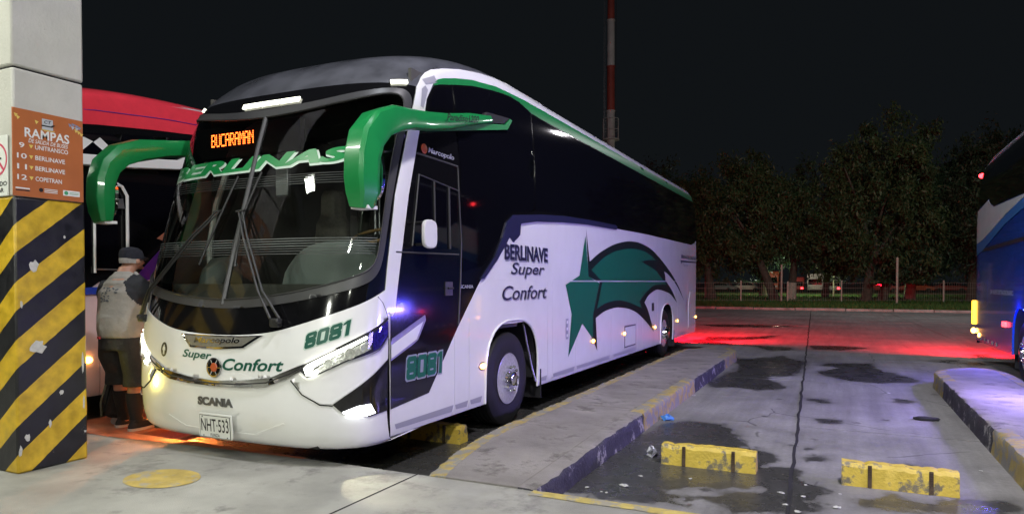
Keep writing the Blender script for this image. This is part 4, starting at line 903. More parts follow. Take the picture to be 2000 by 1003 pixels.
for sg in (1, -1):
    S_ = lambda a, b, off, sg=sg: BD.side(a, b, off, sg)
    PILL = [(4.605, 1.50), (4.614, 1.553), (4.637, 1.704), (4.763, 2.346), (4.917, 2.8), (5.034, 3.101), (5.132, 3.336), (5.224, 3.443), (5.304, 3.507), (5.401, 3.561), (5.601, 3.625), (5.917, 3.708), (6.377, 3.796), (6.80, 3.855), (7.04, 3.875), (7.13, 3.90), (7.18, 3.935), (7.6, 3.94), (8.2, 3.90), (8.2, 3.78),
            (7.495, 3.774), (7.152, 3.762), (6.716, 3.741), (6.525, 3.714), (6.151, 3.663), (5.807, 3.587), (5.569, 3.523), (5.474, 3.488), (5.386, 3.427), (5.36, 3.395), (5.305, 3.318), (5.258, 3.256), (5.229, 3.148), (5.167, 3.05), (5.101, 2.87), (4.95, 2.367), (4.809, 1.706), (4.741, 1.372), (4.70, 1.335), (4.668, 1.36), (4.63, 1.45)]
    patch('white_pillar', PILL, S_, .007, M['white'], bus, .07, thick=.006)
    GO = [(5.386, 3.430), (5.474, 3.489), (5.569, 3.525), (5.807, 3.589), (6.151, 3.665), (6.525, 3.716), (6.716, 3.743), (7.152, 3.764), (7.495, 3.776), (8.8, 3.782), (18.06, 3.79)]
    GI = [(5.392, 3.412), (5.485, 3.445), (5.797, 3.524), (6.138, 3.602), (6.51, 3.66), (6.815, 3.700), (7.10, 3.722), (7.30, 3.715), (7.468, 3.69), (7.643, 3.655), (7.93, 3.648), (18.09, 3.648)]
    patch('green_stripe', GO + GI[::-1], S_, .009, M['green'], bus, .09, thick=.004)
    BK = [(5.385, 3.40)] + GI[1:] + [(18.17, 3.6), (18.19, 2.9), (18.05, 2.70), (17.43, 2.54), (13.1, 2.53), (11.05, 2.50), (10.95, 2.52), (9.57, 2.48), (8.544, 2.45), (7.675, 2.40), (7.03, 2.34), (6.87, 2.27), (6.75, 2.07), (6.516, 1.806), (6.295, 1.668), (6.235, 1.615), (5.796, 1.186), (5.267, .618), (4.678, .565), (4.678, 1.335), (4.742, 1.372), (4.812, 1.706), (4.953, 2.367), (5.104, 2.87), (5.17, 3.05), (5.232, 3.148), (5.261, 3.256), (5.308, 3.318)]
    patch('black_flank', BK, S_, .005, M['black'], bus, .11)
    MO = [(6.235, 1.646), (6.56, 1.88), (6.75, 2.10), (6.86, 2.28), (7.03, 2.375), (7.833, 2.45), (8.618, 2.50), (9.569, 2.53), (10.939, 2.55), (11.05, 2.52), (10.997, 2.480), (9.57, 2.455), (8.544, 2.41), (7.675, 2.35), (7.25, 2.295), (7.06, 2.24), (6.93, 2.12), (6.62, 1.86), (6.315, 1.65)]
    patch('belt_moulding', MO, S_, .022, M['navy'], bus, .09, thick=.022)
    PN = [[(5.29, 3.14), (5.32, 3.27), (5.40, 3.375), (5.49, 3.415), (5.70, 3.475), (5.735, 3.14)],
          [(5.745, 3.485), (6.14, 3.585), (6.51, 3.645), (6.815, 3.685), (7.10, 3.705), (7.28, 3.70), (7.468, 3.672), (7.60, 3.64), (7.635, 2.475), (7.05, 2.42), (6.86, 2.36), (6.70, 2.12), (6.32, 1.80), (5.885, 1.72), (5.84, 2.73), (5.78, 3.10)]]
    e = [7.655, 9.54, 11.40, 13.19, 15.0, 16.8, 18.12]
    for a, c in zip(e[:-1], e[1:]): PN.append([(a + .005, 3.632), (c - .005, 3.632), (c - .005, 2.50 + .02 * (c < 17) + (.2 if c > 18 else .04)), ] + ([(17.6, 2.57)] if c > 18 else []) + [(a + .005, 2.50 if a < 8 else 2.555)])
    for P in PN: patch('side_window', P, S_, .011, M['sideglass'], bus, .12, thick=.005)
    # white spear with chrome edge
    patch('chrome_spear_edge', [(4.680, 1.115), (4.70, 1.15), (5.20, 1.325), (5.215, 1.28), (5.085, 1.11), (4.99, 1.07), (4.680, .965)], S_, .009, M['steel'], bus, .08, thick=.003)
    patch('white_spear', [(4.682, 1.095), (5.165, 1.268), (5.06, 1.12), (4.682, .985)], S_, .013, M['white'], bus, .08, thick=.003)
    # silver tape
    for a, c in ((4.74, 5.71), (5.74, 6.0), (6.04, 6.30), (7.86, 8.06), (8.26, 9.07), (9.15, 10.7), (10.9, 12.3), (15.9, 16.9)):
        patch('reflective_tape', [(a, .43), (c, .435), (c - .03, .375), (a + .02, .385)], S_, .004, M['tape'], bus, .2)
    for (a, z) in ((6.30, .745), (9.84, .73), (11.49, .73), (13.67, .71), (15.79, .73), (18.0, .72)):
        p, n = BD.side(a, z, .008, sg); q = MB(); q.ball(p, (.026, .066, .030), 14, 8); mk = q.obj('side_marker', M['amber'], bus)
        q = MB(); q.ball(p - n * .006, (.014, .085, .042), 14, 8); q.obj('marker_bezel', M['steel'], mk)
S1 = BD.side
# star and comet
STARBLK = [(9.53, 2.41), (9.7, 1.92), (10.15, 2.07), (10.87, 2.23), (11.68, 2.33), (12.48, 2.35), (13.39, 2.27), (14.43, 2.03), (15.27, 1.78), (16.0, 1.5), (16.6, 1.16), (15.63, 1.59), (14.76, 1.81), (13.9, 1.9), (14.6, 1.66), (15.28, 1.43), (15.79, 1.14), (15.1, 1.36), (14.36, 1.44), (13.83, 1.47), (13.2, 1.37), (12.88, 1.23), (13.14, 1.09), (13.63, 0.62), (13.01, 0.86), (12.38, 1.05), (11.8, 1.15), (11.07, 1.2), (10.42, 1.16), (9.99, 1.07), (10.06, 0.56), (9.84, 0.76), (9.85, 1.13), (10.17, 1.61), (9.64, 1.7)]
STARG = [(9.5, 2.29), (9.25, 1.71), (8.7, 1.58), (8.94, 1.17), (8.8, 0.59), (9.38, 1.02), (9.84, 0.76), (9.85, 1.13), (10.15, 1.6), (9.64, 1.7)]
COMET = [(9.77, 1.8), (10.32, 1.99), (10.87, 2.11), (11.57, 2.19), (12.24, 2.22), (12.99, 2.19), (13.75, 2.07), (14.2, 1.81), (14.68, 1.57), (13.62, 1.56), (13.0, 1.43), (12.5, 1.25), (12.72, 1.12), (11.91, 1.25), (11.17, 1.32), (10.5, 1.29), (10.04, 1.21), (10.3, 1.62)]
FEATHER = [(12.61, 2.0), (13.12, 2.04), (13.61, 2.05), (13.97, 2.05), (14.43, 1.88), (14.6, 1.74), (14.6, 1.62), (14.76, 1.55), (14.36, 1.66), (13.83, 1.84), (13.33, 1.91)]
def cr_(P, sharp, n=3):
    """round all vertices but the sharp ones"""
    out = []; N_ = len(P)
    for i in range(N_):
        if i in sharp: out.append(P[i]); continue
        a, b, c = P[i-1], P[i], P[(i+1) % N_]; s = (b[0]*.67+a[0]*.33, b[1]*.67+a[1]*.33); e = (b[0]*.67+c[0]*.33, b[1]*.67+c[1]*.33)
        for k in range(n + 1): t = k / n; out.append((s[0]*(1-t)**2+2*b[0]*t*(1-t)+e[0]*t*t, s[1]*(1-t)**2+2*b[1]*t*(1-t)+e[1]*t*t))
    return out
for a, c in ((0, 1.6215), (1.638, 3)):
    def clip(P):
        out = []
        for i in range(len(P)):
            p, q = P[i], P[(i+1) % len(P)]; ip, iq = a <= p[1] <= c, a <= q[1] <= c
            if ip: out.append(p)
            if ip != iq:
                y = a if (p[1] < a) != (q[1] < a) else c; t = (y - p[1]) / (q[1] - p[1]); out.append((p[0] + (q[0]-p[0]) * t, y))
        return out
    for nm, P, off, m, sh in (('comet_outline', STARBLK, .0030, 'ink', (0, 1, 10, 13, 16, 21, 23, 29, 30, 31, 32, 33, 34)), ('comet_tail', COMET, .0045, 'stargreen', (0, 8, 11, 12, 16, 17)), ('comet_feather', FEATHER, .006, 'ink', (0, 7)), ('star', STARG, .006, 'stargreen', range(10))):
        Q = clip(cr_(P, sh))
        if len(Q) > 2:
            # split into the pieces the clip line produces by letting the triangulator handle shared edge runs
            patch(nm, Q, S1, off, M[m], bus, .25)
def digits(fn, m, m2, off):
    """squared fleet number 8081 with chamfered corners and slot counters; u,v in 0..1"""
    def rr_(x0, x1, y0, y1, c, cy): return [(x0 + c, y0), (x1 - c, y0), (x1, y0 + cy), (x1, y1 - cy), (x1 - c, y1), (x0 + c, y1), (x0, y1 - cy), (x0, y0 + cy)]
    W_ = .255; x = 0
    for k, ch in enumerate('8081'):
        sk = lambda P: [(a + .03 * b_, b_) for a, b_ in P]
        if ch == '1': O = [(x + .07, 0), (x + .15, 0), (x + .15, 1), (x + .07, 1), (x, .86), (x, .74), (x + .07, .78)]; H = []
        elif ch == '0': O = rr_(x, x + W_, 0, 1, .04, .12); H = [rr_(x + .085, x + W_ - .085, .22, .78, .005, .02)]
        else: O = [(x + .04, 0), (x + W_ - .04, 0), (x + W_, .12), (x + W_, .42), (x + W_ - .02, .5), (x + W_, .58), (x + W_, .88), (x + W_ - .04, 1), (x + .04, 1), (x, .88), (x, .58), (x + .02, .5), (x, .42), (x, .12)]; H = [[(x + .08, .22), (x + W_ - .08, .22), (x + W_ - .08, .30), (x + .08, .30)], [(x + .08, .70), (x + W_ - .08, .70), (x + W_ - .08, .78), (x + .08, .78)]]
        f2 = lambda a, b_, o_: fn(a / 5 , b_ / 2, o_)
        S5 = lambda P: [(a * 5, b_ * 2) for a, b_ in sk(P)]
        patch('fleet_number', S5(O), f2, off + .0022, M[m], bus, .3, holes=[S5(h) for h in H])
        cx_, cy_ = sum(a for a, b_ in O) / len(O), .5
        patch('number_outline', S5([(a + (.022 if a > cx_ else -.022), b_ + (.07 if b_ > .5 else -.07)) for a, b_ in O if abs(b_ - .5) > .01]), f2, off, M[m2], bus, .3)
        x += W_ + .018
# side lettering
def stext(s, y0, y1, z0, z1, m, shadow=None, dz=0, **k):
    if shadow:
        b0 = dict(k); b0['bold'] = k.get('bold', 0)
        o, bb = text(s, sidebox(y0, y1, z0, z1, dz=dz), M[m], bus, off=.008, **k)
        kk = dict(k); kk['bold'] = shadow[1]
        text(s, sidebox(y0 + shadow[2], y1 + shadow[2], z0 + shadow[3], z1 + shadow[3], dz=dz), M[shadow[0]], bus, off=.006, bounds=bb, name='letter_shadow', **kk)
    else: text(s, sidebox(y0, y1, z0, z1, dz=dz), M[m], bus, off=.008, **k)
stext('BERLINAVE', 6.82, 8.06, 1.865, 2.045, 'navy', ('shadowgrey', .055, .02, -.012), bold=.035)
stext('Super', 6.98, 7.95, 1.665, 1.84, 'navy', ('shadowgrey', .03, .02, -.008), bold=.005, shear=.25)
stext('Confort', 6.76, 8.03, 1.415, 1.575, 'navy', ('shadowgrey', .03, .02, -.008), bold=.005, shear=.25)
stext('SCANIA', 5.83, 6.10, 1.555, 1.59, 'shadowgrey', bold=.03)
digits(lambda u, v, off: S1(4.90 + .60 * u, .775 + .20 * v, off), 'stargreen', 'shadowgrey', .006)
stext('Marcopolo', 5.26, 5.72, 2.765, 2.83, 'shadowgrey', bold=.02, shear=.2)
q = MB(); q.ball(BD.side(5.19, 2.80, .012)[0], (.006, .05, .045), 14, 6); q.obj('round_emblem', M['orangeglass'], bus)
stext('BERLINAS DEL FONCE S.A.', 16.2, 18.0, 2.17, 2.255, 'navy', bold=.02)
patch('underline_logo', [(16.15, 2.12), (18.02, 2.135), (18.0, 2.105), (16.3, 2.085), (16.25, 2.04), (16.2, 2.04)], S1, .006, M['navy'], bus, .3)
stext('Pasion Verde', 16.45, 17.0, 1.99, 2.05, 'navy')
patch('badge_ground', [(6.93, 2.13), (7.06, 2.25), (7.25, 2.30), (7.22, 2.16), (7.05, 2.07)], S1, .012, M['navy'], bus, .1, thick=.01)
stext('G8', 7.02, 7.17, 2.14, 2.215, 'shadowgrey', bold=.02, shear=.2)
# side plate
patch('side_plate_rim', [(11.54, .475), (12.25, .475), (12.25, .855), (11.54, .855)], S1, .006, M['navy'], bus, .3, thick=.004)
patch('side_plate', [(11.57, .50), (12.22, .50), (12.22, .83), (11.57, .83)], S1, .010, M['plate'], bus, .3, thick=.006)
stext('NHT-533', 11.65, 12.14, .60, .76, 'inkblack', bold=.01); stext('FUNZA', 11.77, 12.02, .525, .56, 'inkblack')
for y_, z_ in ((8.76, 1.0), (12.0, 1.1)): patch('flap_sticker', [(y_ - .05, z_ - .16), (y_ + .05, z_ - .16), (y_ + .05, z_ + .12), (y_ - .05, z_ + .12)], S1, .005, M['shadowgrey'], bus, .2) if y_ < 9 else None
for k in range(3): patch('sticker_print', [(8.73, .87 + k * .09), (8.79, .87 + k * .09), (8.79, .91 + k * .09), (8.73, .91 + k * .09)], S1, .007, M['white2'], bus, .2)
patch('filler_flap', [(13.45, 1.04), (13.62, 1.04), (13.62, 1.20), (13.45, 1.20)], S1, .008, M['dark'], bus, .2, thick=.006)
patch('rear_flap', [(17.1, .5), (17.95, .62), (17.95, 1.45), (17.3, 1.38), (17.1, 1.1)], S1, .008, M['white'], bus, .2, thick=.008)
patch('rear_sticker', [(16.75, .95), (16.95, .95), (16.95, 1.2), (16.75, 1.2)], S1, .008, M['shadowgrey'], bus, .2)
# driver's door: seams, window, handle
def strip(pts, w, off, m, name, th=0, fn=S1):
    q = MB(); P = [fn(a, b, off)[0] for a, b in pts]; q.tube(P, w, 6); return q.obj(name, m, bus)
strip([(4.72, 2.70), (5.10, 2.745), (5.79, 2.735), (5.82, 2.4), (5.86, 2.0), (5.84, 1.63), (5.80, 1.20)], .010, .004, M['grey_rubber'], 'door_seal')
strip([(4.76, 1.87), (5.81, 1.885)], .008, .004, M['grey_rubber'], 'door_waist_seam')
patch('door_window', [(4.99, 1.93), (5.79, 1.93), (5.76, 2.50), (5.10, 2.56)], S1, .010, M['sideglass'], bus, .15, thick=.005)
strip([(5.36, 1.93), (5.34, 2.53)], .010, .018, M['grey_rubber'], 'window_rail'); strip([(5.62, 1.93), (5.60, 2.51)], .012, .018, M['grey_rubber'], 'window_rail'); strip([(4.99, 1.93), (5.10, 2.56), (5.78, 2.50)], .008, .014, M['grey_rubber'], 'window_rail')
patch('door_handle', [(5.55, 1.49), (5.68, 1.49), (5.68, 1.62), (5.55, 1.62)], S1, .014, M['grey_rubber'], bus, .2, thick=.012)
strip([(5.57, 1.56), (5.66, 1.56)], .011, .03, M['dark'], 'handle_grip')
# small wide-angle mirror by the driver window
mm = MB(); c = BD.side(5.085, 2.035, .13)[0]
mm.loft([[(c[0] + dx, c[1] + .115 * sx, c[2] + .125 * sz) for sx, sz in smoothpoly([(-.85, -1), (.85, -1), (.95, 0), (.85, 1), (-.85, 1), (-.95, 0)], 2)] for dx in (-.018, .018)]); sm = mm.obj('small_mirror', M['plate'], bus, bevel=.01)
for dz in (-.09, .10): q = MB(); q.tube([c + Vector((0, -.05, dz)), BD.side(5.06, 2.035 + dz, 0)[0]], .012, 8); q.obj('bracket', M['dark'], sm)
# ------------------------------------------------ front
FR = BD.front
for sg in (1, -1):
    X = lambda L: [(sg * a, b) for a, b in L]
    # glass halves
    G = X(GLASS); g2 = [(sg * .012, 3.085)] + G[1:-1] + [(sg * .012, 1.468)]
    o = patch('windscreen_pane', g2, FR, -.004, M['wind'], bus, .06)
    fo = X(FRAME); gi = X(GLASS)
    patch('windscreen_rubber', fo + gi[::-1], FR, .012, M['grey_rubber'], bus, .05, thick=.014)
    strip([(sg * a, b) for a, b in GLASS[:-1]], .007, .014, M['rubber'], 'glazing_bead', fn=FR)
    # bonnet panel (white) up to the apron edge, down to the chrome line
    ap = X(APRON)
    low = X([(1.585, 1.335), (1.537, 1.305), (1.294, 1.19), (1.073, 1.075), (.893, .985), (.805, .950), (.595, .865), (.28, .825), (0, .808)])
    patch('bonnet_panel', ap + [(sg * 1.583, 1.44)] + low, FR, .008, M['white'], bus, .03, thick=.010)
    # corner fender panel below the headlamp
    fe = X([(.85, .90), (.90, .868), (.999, .885), (1.226, .992), (1.483, 1.066), (1.583, 1.165), (1.583, .99), (1.176, .712), (1.12, .672), (1.03, .672), (.886, .745), (.79, .85)])
    patch('fender_panel', fe, FR, .007, M['white'], bus, .05, thick=.008)
    # chrome strip
    ch = X([(0, .762), (.30, .768), (.546, .788), (.74, .856), (.86, .918), (.895, .978), (.805, .945), (.595, .860), (.28, .820), (0, .803)])
    patch('chrome_strip', ch, FR, .020, M['chrome'], bus, .04, thick=.018)
    strip([(sg * a, b) for a, b in [(0, .784), (.29, .793), (.56, .822), (.77, .898), (.87, .948)]], .006, .021, M['dark'], 'chrome_groove', fn=FR)
    # fog-lamp corner
    fg = X([(1.12, .665), (1.176, .706), (1.583, .982), (1.583, .568), (1.39, .552), (1.205, .585)])
    patch('fog_corner', fg, FR, .009, M['black'], bus, .06, thick=.006)
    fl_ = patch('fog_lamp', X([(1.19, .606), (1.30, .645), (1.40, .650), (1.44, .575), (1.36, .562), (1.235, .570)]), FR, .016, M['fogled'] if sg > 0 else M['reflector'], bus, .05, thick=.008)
    # headlamp
    hl = X([(.86, .92), (.893, .976), (1.073, 1.064), (1.294, 1.179), (1.537, 1.296), (1.583, 1.326), (1.583, 1.178), (1.483, 1.076), (1.226, 1.002), (.999, .895), (.917, .874)])
    hd = patch('headlight', hl, FR, .004, M['dark'], bus, .05)
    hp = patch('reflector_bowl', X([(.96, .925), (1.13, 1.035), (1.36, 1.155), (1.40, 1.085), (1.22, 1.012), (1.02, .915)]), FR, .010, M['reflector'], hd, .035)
    patch('blue_light_patch', X([(1.40, 1.20), (1.50, 1.262), (1.575, 1.30), (1.575, 1.185), (1.475, 1.088), (1.42, 1.072)]), FR, .010, M['bluereflection'], hd, .04)
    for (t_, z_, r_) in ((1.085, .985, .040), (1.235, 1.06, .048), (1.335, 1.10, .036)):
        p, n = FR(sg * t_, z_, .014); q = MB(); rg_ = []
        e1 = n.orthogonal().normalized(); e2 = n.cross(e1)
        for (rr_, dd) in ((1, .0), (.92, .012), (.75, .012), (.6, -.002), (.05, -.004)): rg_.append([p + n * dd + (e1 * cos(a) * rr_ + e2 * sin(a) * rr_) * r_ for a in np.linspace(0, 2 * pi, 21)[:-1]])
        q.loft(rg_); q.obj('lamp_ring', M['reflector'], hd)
    led = [(.892, .944), (.918, .973), (1.073, 1.052), (1.352, 1.190), (1.362, 1.172), (1.105, 1.030), (.975, .955), (.955, .925), (1.010, .911), (.979, .885), (.915, .890)]
    patch('daylight_strip', X(led), FR, .017, M['led'], hd, .03, thick=.006)
    patch('lamp_lens', X([(a + (.0), b) for a, b in [(.868, .92), (.9, .970), (1.073, 1.060), (1.294, 1.175), (1.537, 1.292), (1.578, 1.32), (1.578, 1.18), (1.483, 1.080), (1.226, 1.006), (.999, .899), (.92, .880)]]), FR, .030, M['lens'], hd, .05)
    # seams
    for pts in ([(.776, .849), (.876, .741), (1.022, .665), (1.12, .657)], [(1.436, 1.50), (1.50, 1.45), (1.55, 1.38), (1.583, 1.31)], [(1.583, .34), (1.583, 1.30)]):
        strip([(sg * a, b) for a, b in pts], (.004 if pts[0][0] != 1.583 else .007), (.006 if pts[0][0] != 1.583 else .000), M['seam'], 'panel_seam', fn=FR)
    # roof marker lamps
    rl = X([(.03, 3.262), (.40, 3.268), (.40, 3.225), (.03, 3.213)])
    if sg < 0:
        mk = empty('roof_marker', (0, 0, 0)); mk.parent = bus
        for a in (-.345, -.115, .115):
            patch('lamp_cell', [(a + .005, 3.245), (a + .225, 3.245), (a + .225, 3.205), (a + .005, 3.205)], FR, .020, M['roofled'], mk, .05, thick=.014)
    patch('roof_marker', X([(1.16, 3.352), (1.29, 3.372), (1.31, 3.338), (1.18, 3.318)]), FR, .020, M['roofled'], bus, .05, thick=.014)
strip([(0, 1.43), (0, 1.9), (0, 2.4), (0, 2.8), (0, 3.09)], .022, .004, M['grey_rubber'], 'centre_bar', fn=FR)
# silver patches at the pillar top
patch('silver_sticker', [(5.155, 3.17), (5.20, 3.16), (5.285, 3.345), (5.25, 3.375), (5.19, 3.33)], S1, .009, M['tape'], bus, .1)
patch('silver_sticker', [(5.225, 3.425), (5.26, 3.385), (5.46, 3.455), (5.42, 3.51)], S1, .0095, M['tape'], bus, .1)
# badge
patch('badge_plate', [(-.43, 1.178), (-.30, 1.068), (0, 1.062), (.309, 1.083), (.50, 1.190), (.25, 1.178), (0, 1.175)], FR, .020, M['chrome'], bus, .05, thick=.02)
patch('badge_face', [(-.385, 1.168), (-.285, 1.084), (0, 1.078), (.295, 1.098), (.44, 1.178), (.25, 1.168), (0, 1.165)], FR, .0215, M['badge'], bus, .05)
text('Marcopolo', frontbox(-.25, .27, 1.095, 1.152, .012), M['chrome'], bus, off=.022, ext=.005, bold=.02, shear=.2, cuts=5)
text('Super', frontbox(-.395, -.045, .965, 1.050, -.01), M['deepgreen'], bus, off=.011, shear=.25, bold=.022, cuts=4)
text('Confort', frontbox(.085, .715, .895, .992, .02), M['deepgreen'], bus, off=.011, shear=.25, bold=.022, cuts=6)
digits(lambda u, v, off: FR(.885 + .345 * u, 1.090 + .118 * v + .118 * u, off), 'deepgreen', 'palegreen', .0105)
text('SCANIA', frontbox(-.20, .20, .595, .665, -.0), M['silverlet'], bus, off=.003, ext=.006, bold=.045, cuts=4)
# round emblem of the maker
em = empty('front_emblem', (0, 0, 0)); em.parent = bus
p, n = FR(0, .915, .010); ux = Vector((1, 0, 0)); uy = n.cross(ux)
def disc(r0, r1, d, m, name, a0=0, a1=2 * pi, k=28):
    q = MB(); A = np.linspace(a0, a1, k)
    q.loft([[p + n * dd + ux * cos(a) * r + uy * sin(a) * r * .98 for a in A] for r, dd in ((r0, d), (r1, d), (r1, d - .006))], cap=False, closed=False); return q.obj(name, m, em)
disc(.001, .078, .008, M['black'], 'emblem_back'); disc(.070, .082, .016, M['chrome'], 'emblem_ring'); 
q = MB(); q.loft([[p + n * dd + ux * cos(a) * r + uy * sin(a) * r for a in np.linspace(0, 2 * pi, 7)[:-1]] for r, dd in ((.042, .010), (.036, .018), (.001, .020))]); q.obj('emblem_core', M['orangeglass'], em)
for k in range(6):
    a = k * pi / 3; q = MB(); q.tube([p + n * .014 + (ux * cos(a) + uy * sin(a)) * .036, p + n * .014 + (ux * cos(a) + uy * sin(a)) * .074], .005, 6); q.obj('emblem_spoke', M['chrome'], em)
# pedestrian sticker
ps = empty('pedestrian_sticker', (0, 0, 0)); ps.parent = bus
patch('sticker_disc', [(-.655 + .036 * cos(a) * 1.25, 1.033 + .062 * sin(a)) for a in np.linspace(0, 2 * pi, 25)[:-1]], FR, .0095, M['inkblack'], ps, .05)
fig = [(-.004, .046), (.008, .044), (.008, .030), (.018, .024), (.022, -.008), (.015, -.008), (.012, .01), (.011, -.048), (.003, -.048), (.001, -.014), (-.003, -.048), (-.011, -.048), (-.010, .01), (-.014, -.008), (-.021, -.008), (-.017, .024), (-.007, .030)]
patch('figure', [(-.655 + a * .95, 1.033 + b * .9) for a, b in fig], FR, .011, M['white2'], ps, .05)
# licence plate
lp = empty('licence_plate', (0, 0, 0)); lp.parent = bus
ppl = planebox((-4.782, 4.015, .340), (.345, -.0, 0), (0, -.012, .185))
q = MB(); 
fr_ = [(-.02, -.03), (1.02, -.03), (1.06, .1), (1.04, 1.07), (-.01, 1.08), (-.05, .9), (-.05, .05)]
q.loft([[tuple(ppl(a, b, d)[0]) for a, b in fr_] for d in (-.012, .0)]); q.obj('plate_holder', M['plate'], lp, bevel=.003)
q = MB(); q.loft([[tuple(ppl(a, b, d)[0]) for a, b in ((.0, .0), (1, 0), (1, 1), (0, 1))] for d in (.0, .0025)]); q.obj('plate_rim', M['inkblack'], lp)
q = MB(); q.loft([[tuple(ppl(a, b, d)[0]) for a, b in ((.015, .025), (.985, .025), (.985, .975), (.015, .975))] for d in (.002, .0036)]); q.obj('plate_face', M['plate'], lp)
pbx = lambda u0, u1, v0, v1: (lambda u, v, off: ppl(u0 + (u1 - u0) * u, v0 + (v1 - v0) * v, off))
text('NHT·533', pbx(.05, .955, .28, .86), M['inkblack'], lp, off=.0045, bold=.01); text('FUNZA', pbx(.35, .65, .06, .20), M['inkblack'], lp, off=.0045, spacing=1.2, bold=.02)
for (u, v) in ((.1, .93), (.9, .9), (.12, .08), (.9, .07)):
    q = MB(); q.ball(ppl(u, v, .004)[0], .006, 8, 4); q.obj('plate_screw', M['dark'], lp)
patch('plate_recess', [(-.27, .575), (.27, .565), (.22, .525), (-.23, .535)], FR, .004, M['white2'], bus, .06)
patch('bumper_crease', [(-.62, .47), (-.40, .385), (0, .375), (.42, .38), (.72, .50), (.70, .505), (.40, .392), (0, .387), (-.39, .395), (-.60, .475)], FR, .003, M['white'], bus, .05, thick=.004)
# windscreen lettering, destination sign, defroster bands
BL = lambda dt=0, dz=0: (lambda u, v, off: FR(-1.25 + dt + 2.26 * u, 2.575 + dz + .130 * v + .045 * (u) - .05 * sin(pi * min(1, u)) * 0, off))
_, bb = text('BERLINAS', BL(), M['green'], bus, off=.004, bold=.05, shear=.28, cuts=22, name='windscreen_lettering')
text('BERLINAS', BL(.016, -.016), M['palegreen'], bus, off=.002, bold=.075, shear=.28, cuts=22, bounds=bb, name='letter_shadow')
M['linewhite'] = mat('pale_printed_line', (.11, .125, .12), .5); M['linedim'] = mat('dim_printed_line', (.045, .05, .05), .5)
for k in range(7):
    z_ = 1.845 + k * .021
    for a in (-1.35, .02): patch('printed_line', [(a, z_), (a + 1.33, z_ ), (a + 1.33, z_ + .006), (a, z_ + .006)], FR, .001, M['linewhite'] if k > 2 else M['linedim'], bus, .09)
for k in range(5):
    z_ = 2.44 + k * .021
    for a in (-1.35, .02): patch('printed_line', [(a, z_), (a + 1.33, z_), (a + 1.33, z_ + .004), (a, z_ + .004)], FR, .001, M['linedim'], bus, .09)
FONT = {'B': '11110100011000111110100011000111110', 'U': '10001100011000110001100011000101110', 'C': '01111100001000010000100001000001111', 'A': '01110100011000111111100011000110001', 'R': '11110100011000111110101001001010001', 'M': '10001110111010110101100011000110001', 'N': '10001110011010110011100011000110001'}
ds = empty('destination_sign', (0, 0, 0)); ds.parent = bus
q = MB(); q.box((-5.15, 4.90, 2.98), (1.35, .06, .30)); q.obj('sign_case', M['seam'], ds)
q = MB(); x = -5.60
for ch in 'BUCARAMAN':
    for r in range(7):
        for c in range(5):
            if FONT[ch][r * 5 + c] == '1':
                for dx in (0, .0055): q.box((x + c * .0112 + dx * .0, 4.862, 3.055 - r * .0180), (.0080, .004, .0105))
    x += .0630
q.obj('led_dots', M['ledtext'], ds, smooth=False)
# wipers
def F3(t, z, off): return FR(t, z, off)[0]
for (bt, bz, pt, pz, BL_) in ((-1.10, 1.295, -.27, 2.215, [(-.14, 2.54), (-.25, 2.13), (-.36, 1.76)]), (.62, 1.30, .01, 2.21, [(.13, 2.56), (.045, 2.20), (.07, 1.74)])):
    wp = empty('wiper', (0, 0, 0)); wp.parent = bus
    for d in (-.022, .022):
        q = MB(); q.tube([F3(bt + d * 2, bz + .02, .05), F3(bt * .75 + pt * .25 + d, bz * .75 + pz * .25, .085), F3(bt * .25 + pt * .75 + d, bz * .25 + pz * .75, .075), F3(pt + d, pz, .045)], [.012, .010, .009, .008], 8); q.obj('wiper_arm', M['rubber'], wp)
    q = MB(); q.tube([F3(pt - .05, pz + .0, .045), F3(pt + .05, pz + .01, .045)], .010, 8); q.obj('pivot', M['rubber'], wp)
    P = []
    for k in range(9):
        u = k / 8 * 2; i_ = min(int(u), 1); f_ = u - i_; P.append(F3(BL_[i_][0] * (1 - f_) + BL_[i_ + 1][0] * f_, BL_[i_][1] * (1 - f_) + BL_[i_ + 1][1] * f_, .022 + .012 * sin(pi * k / 8)))
    q = MB(); q.tube(P, .010, 6); q.obj('wiper_blade', M['rubber'], wp)
    q = MB(); q.box(F3(bt, bz - .01, .03), (.09, .06, .07)); q.lathe([(-.03, 0), (-.03, .024), (.03, .024), (.03, 0)], F3(bt + .04, bz, .06), 'y', 12); q.obj('wiper_motor_cap', M['rubber'], wp, bevel=.012)
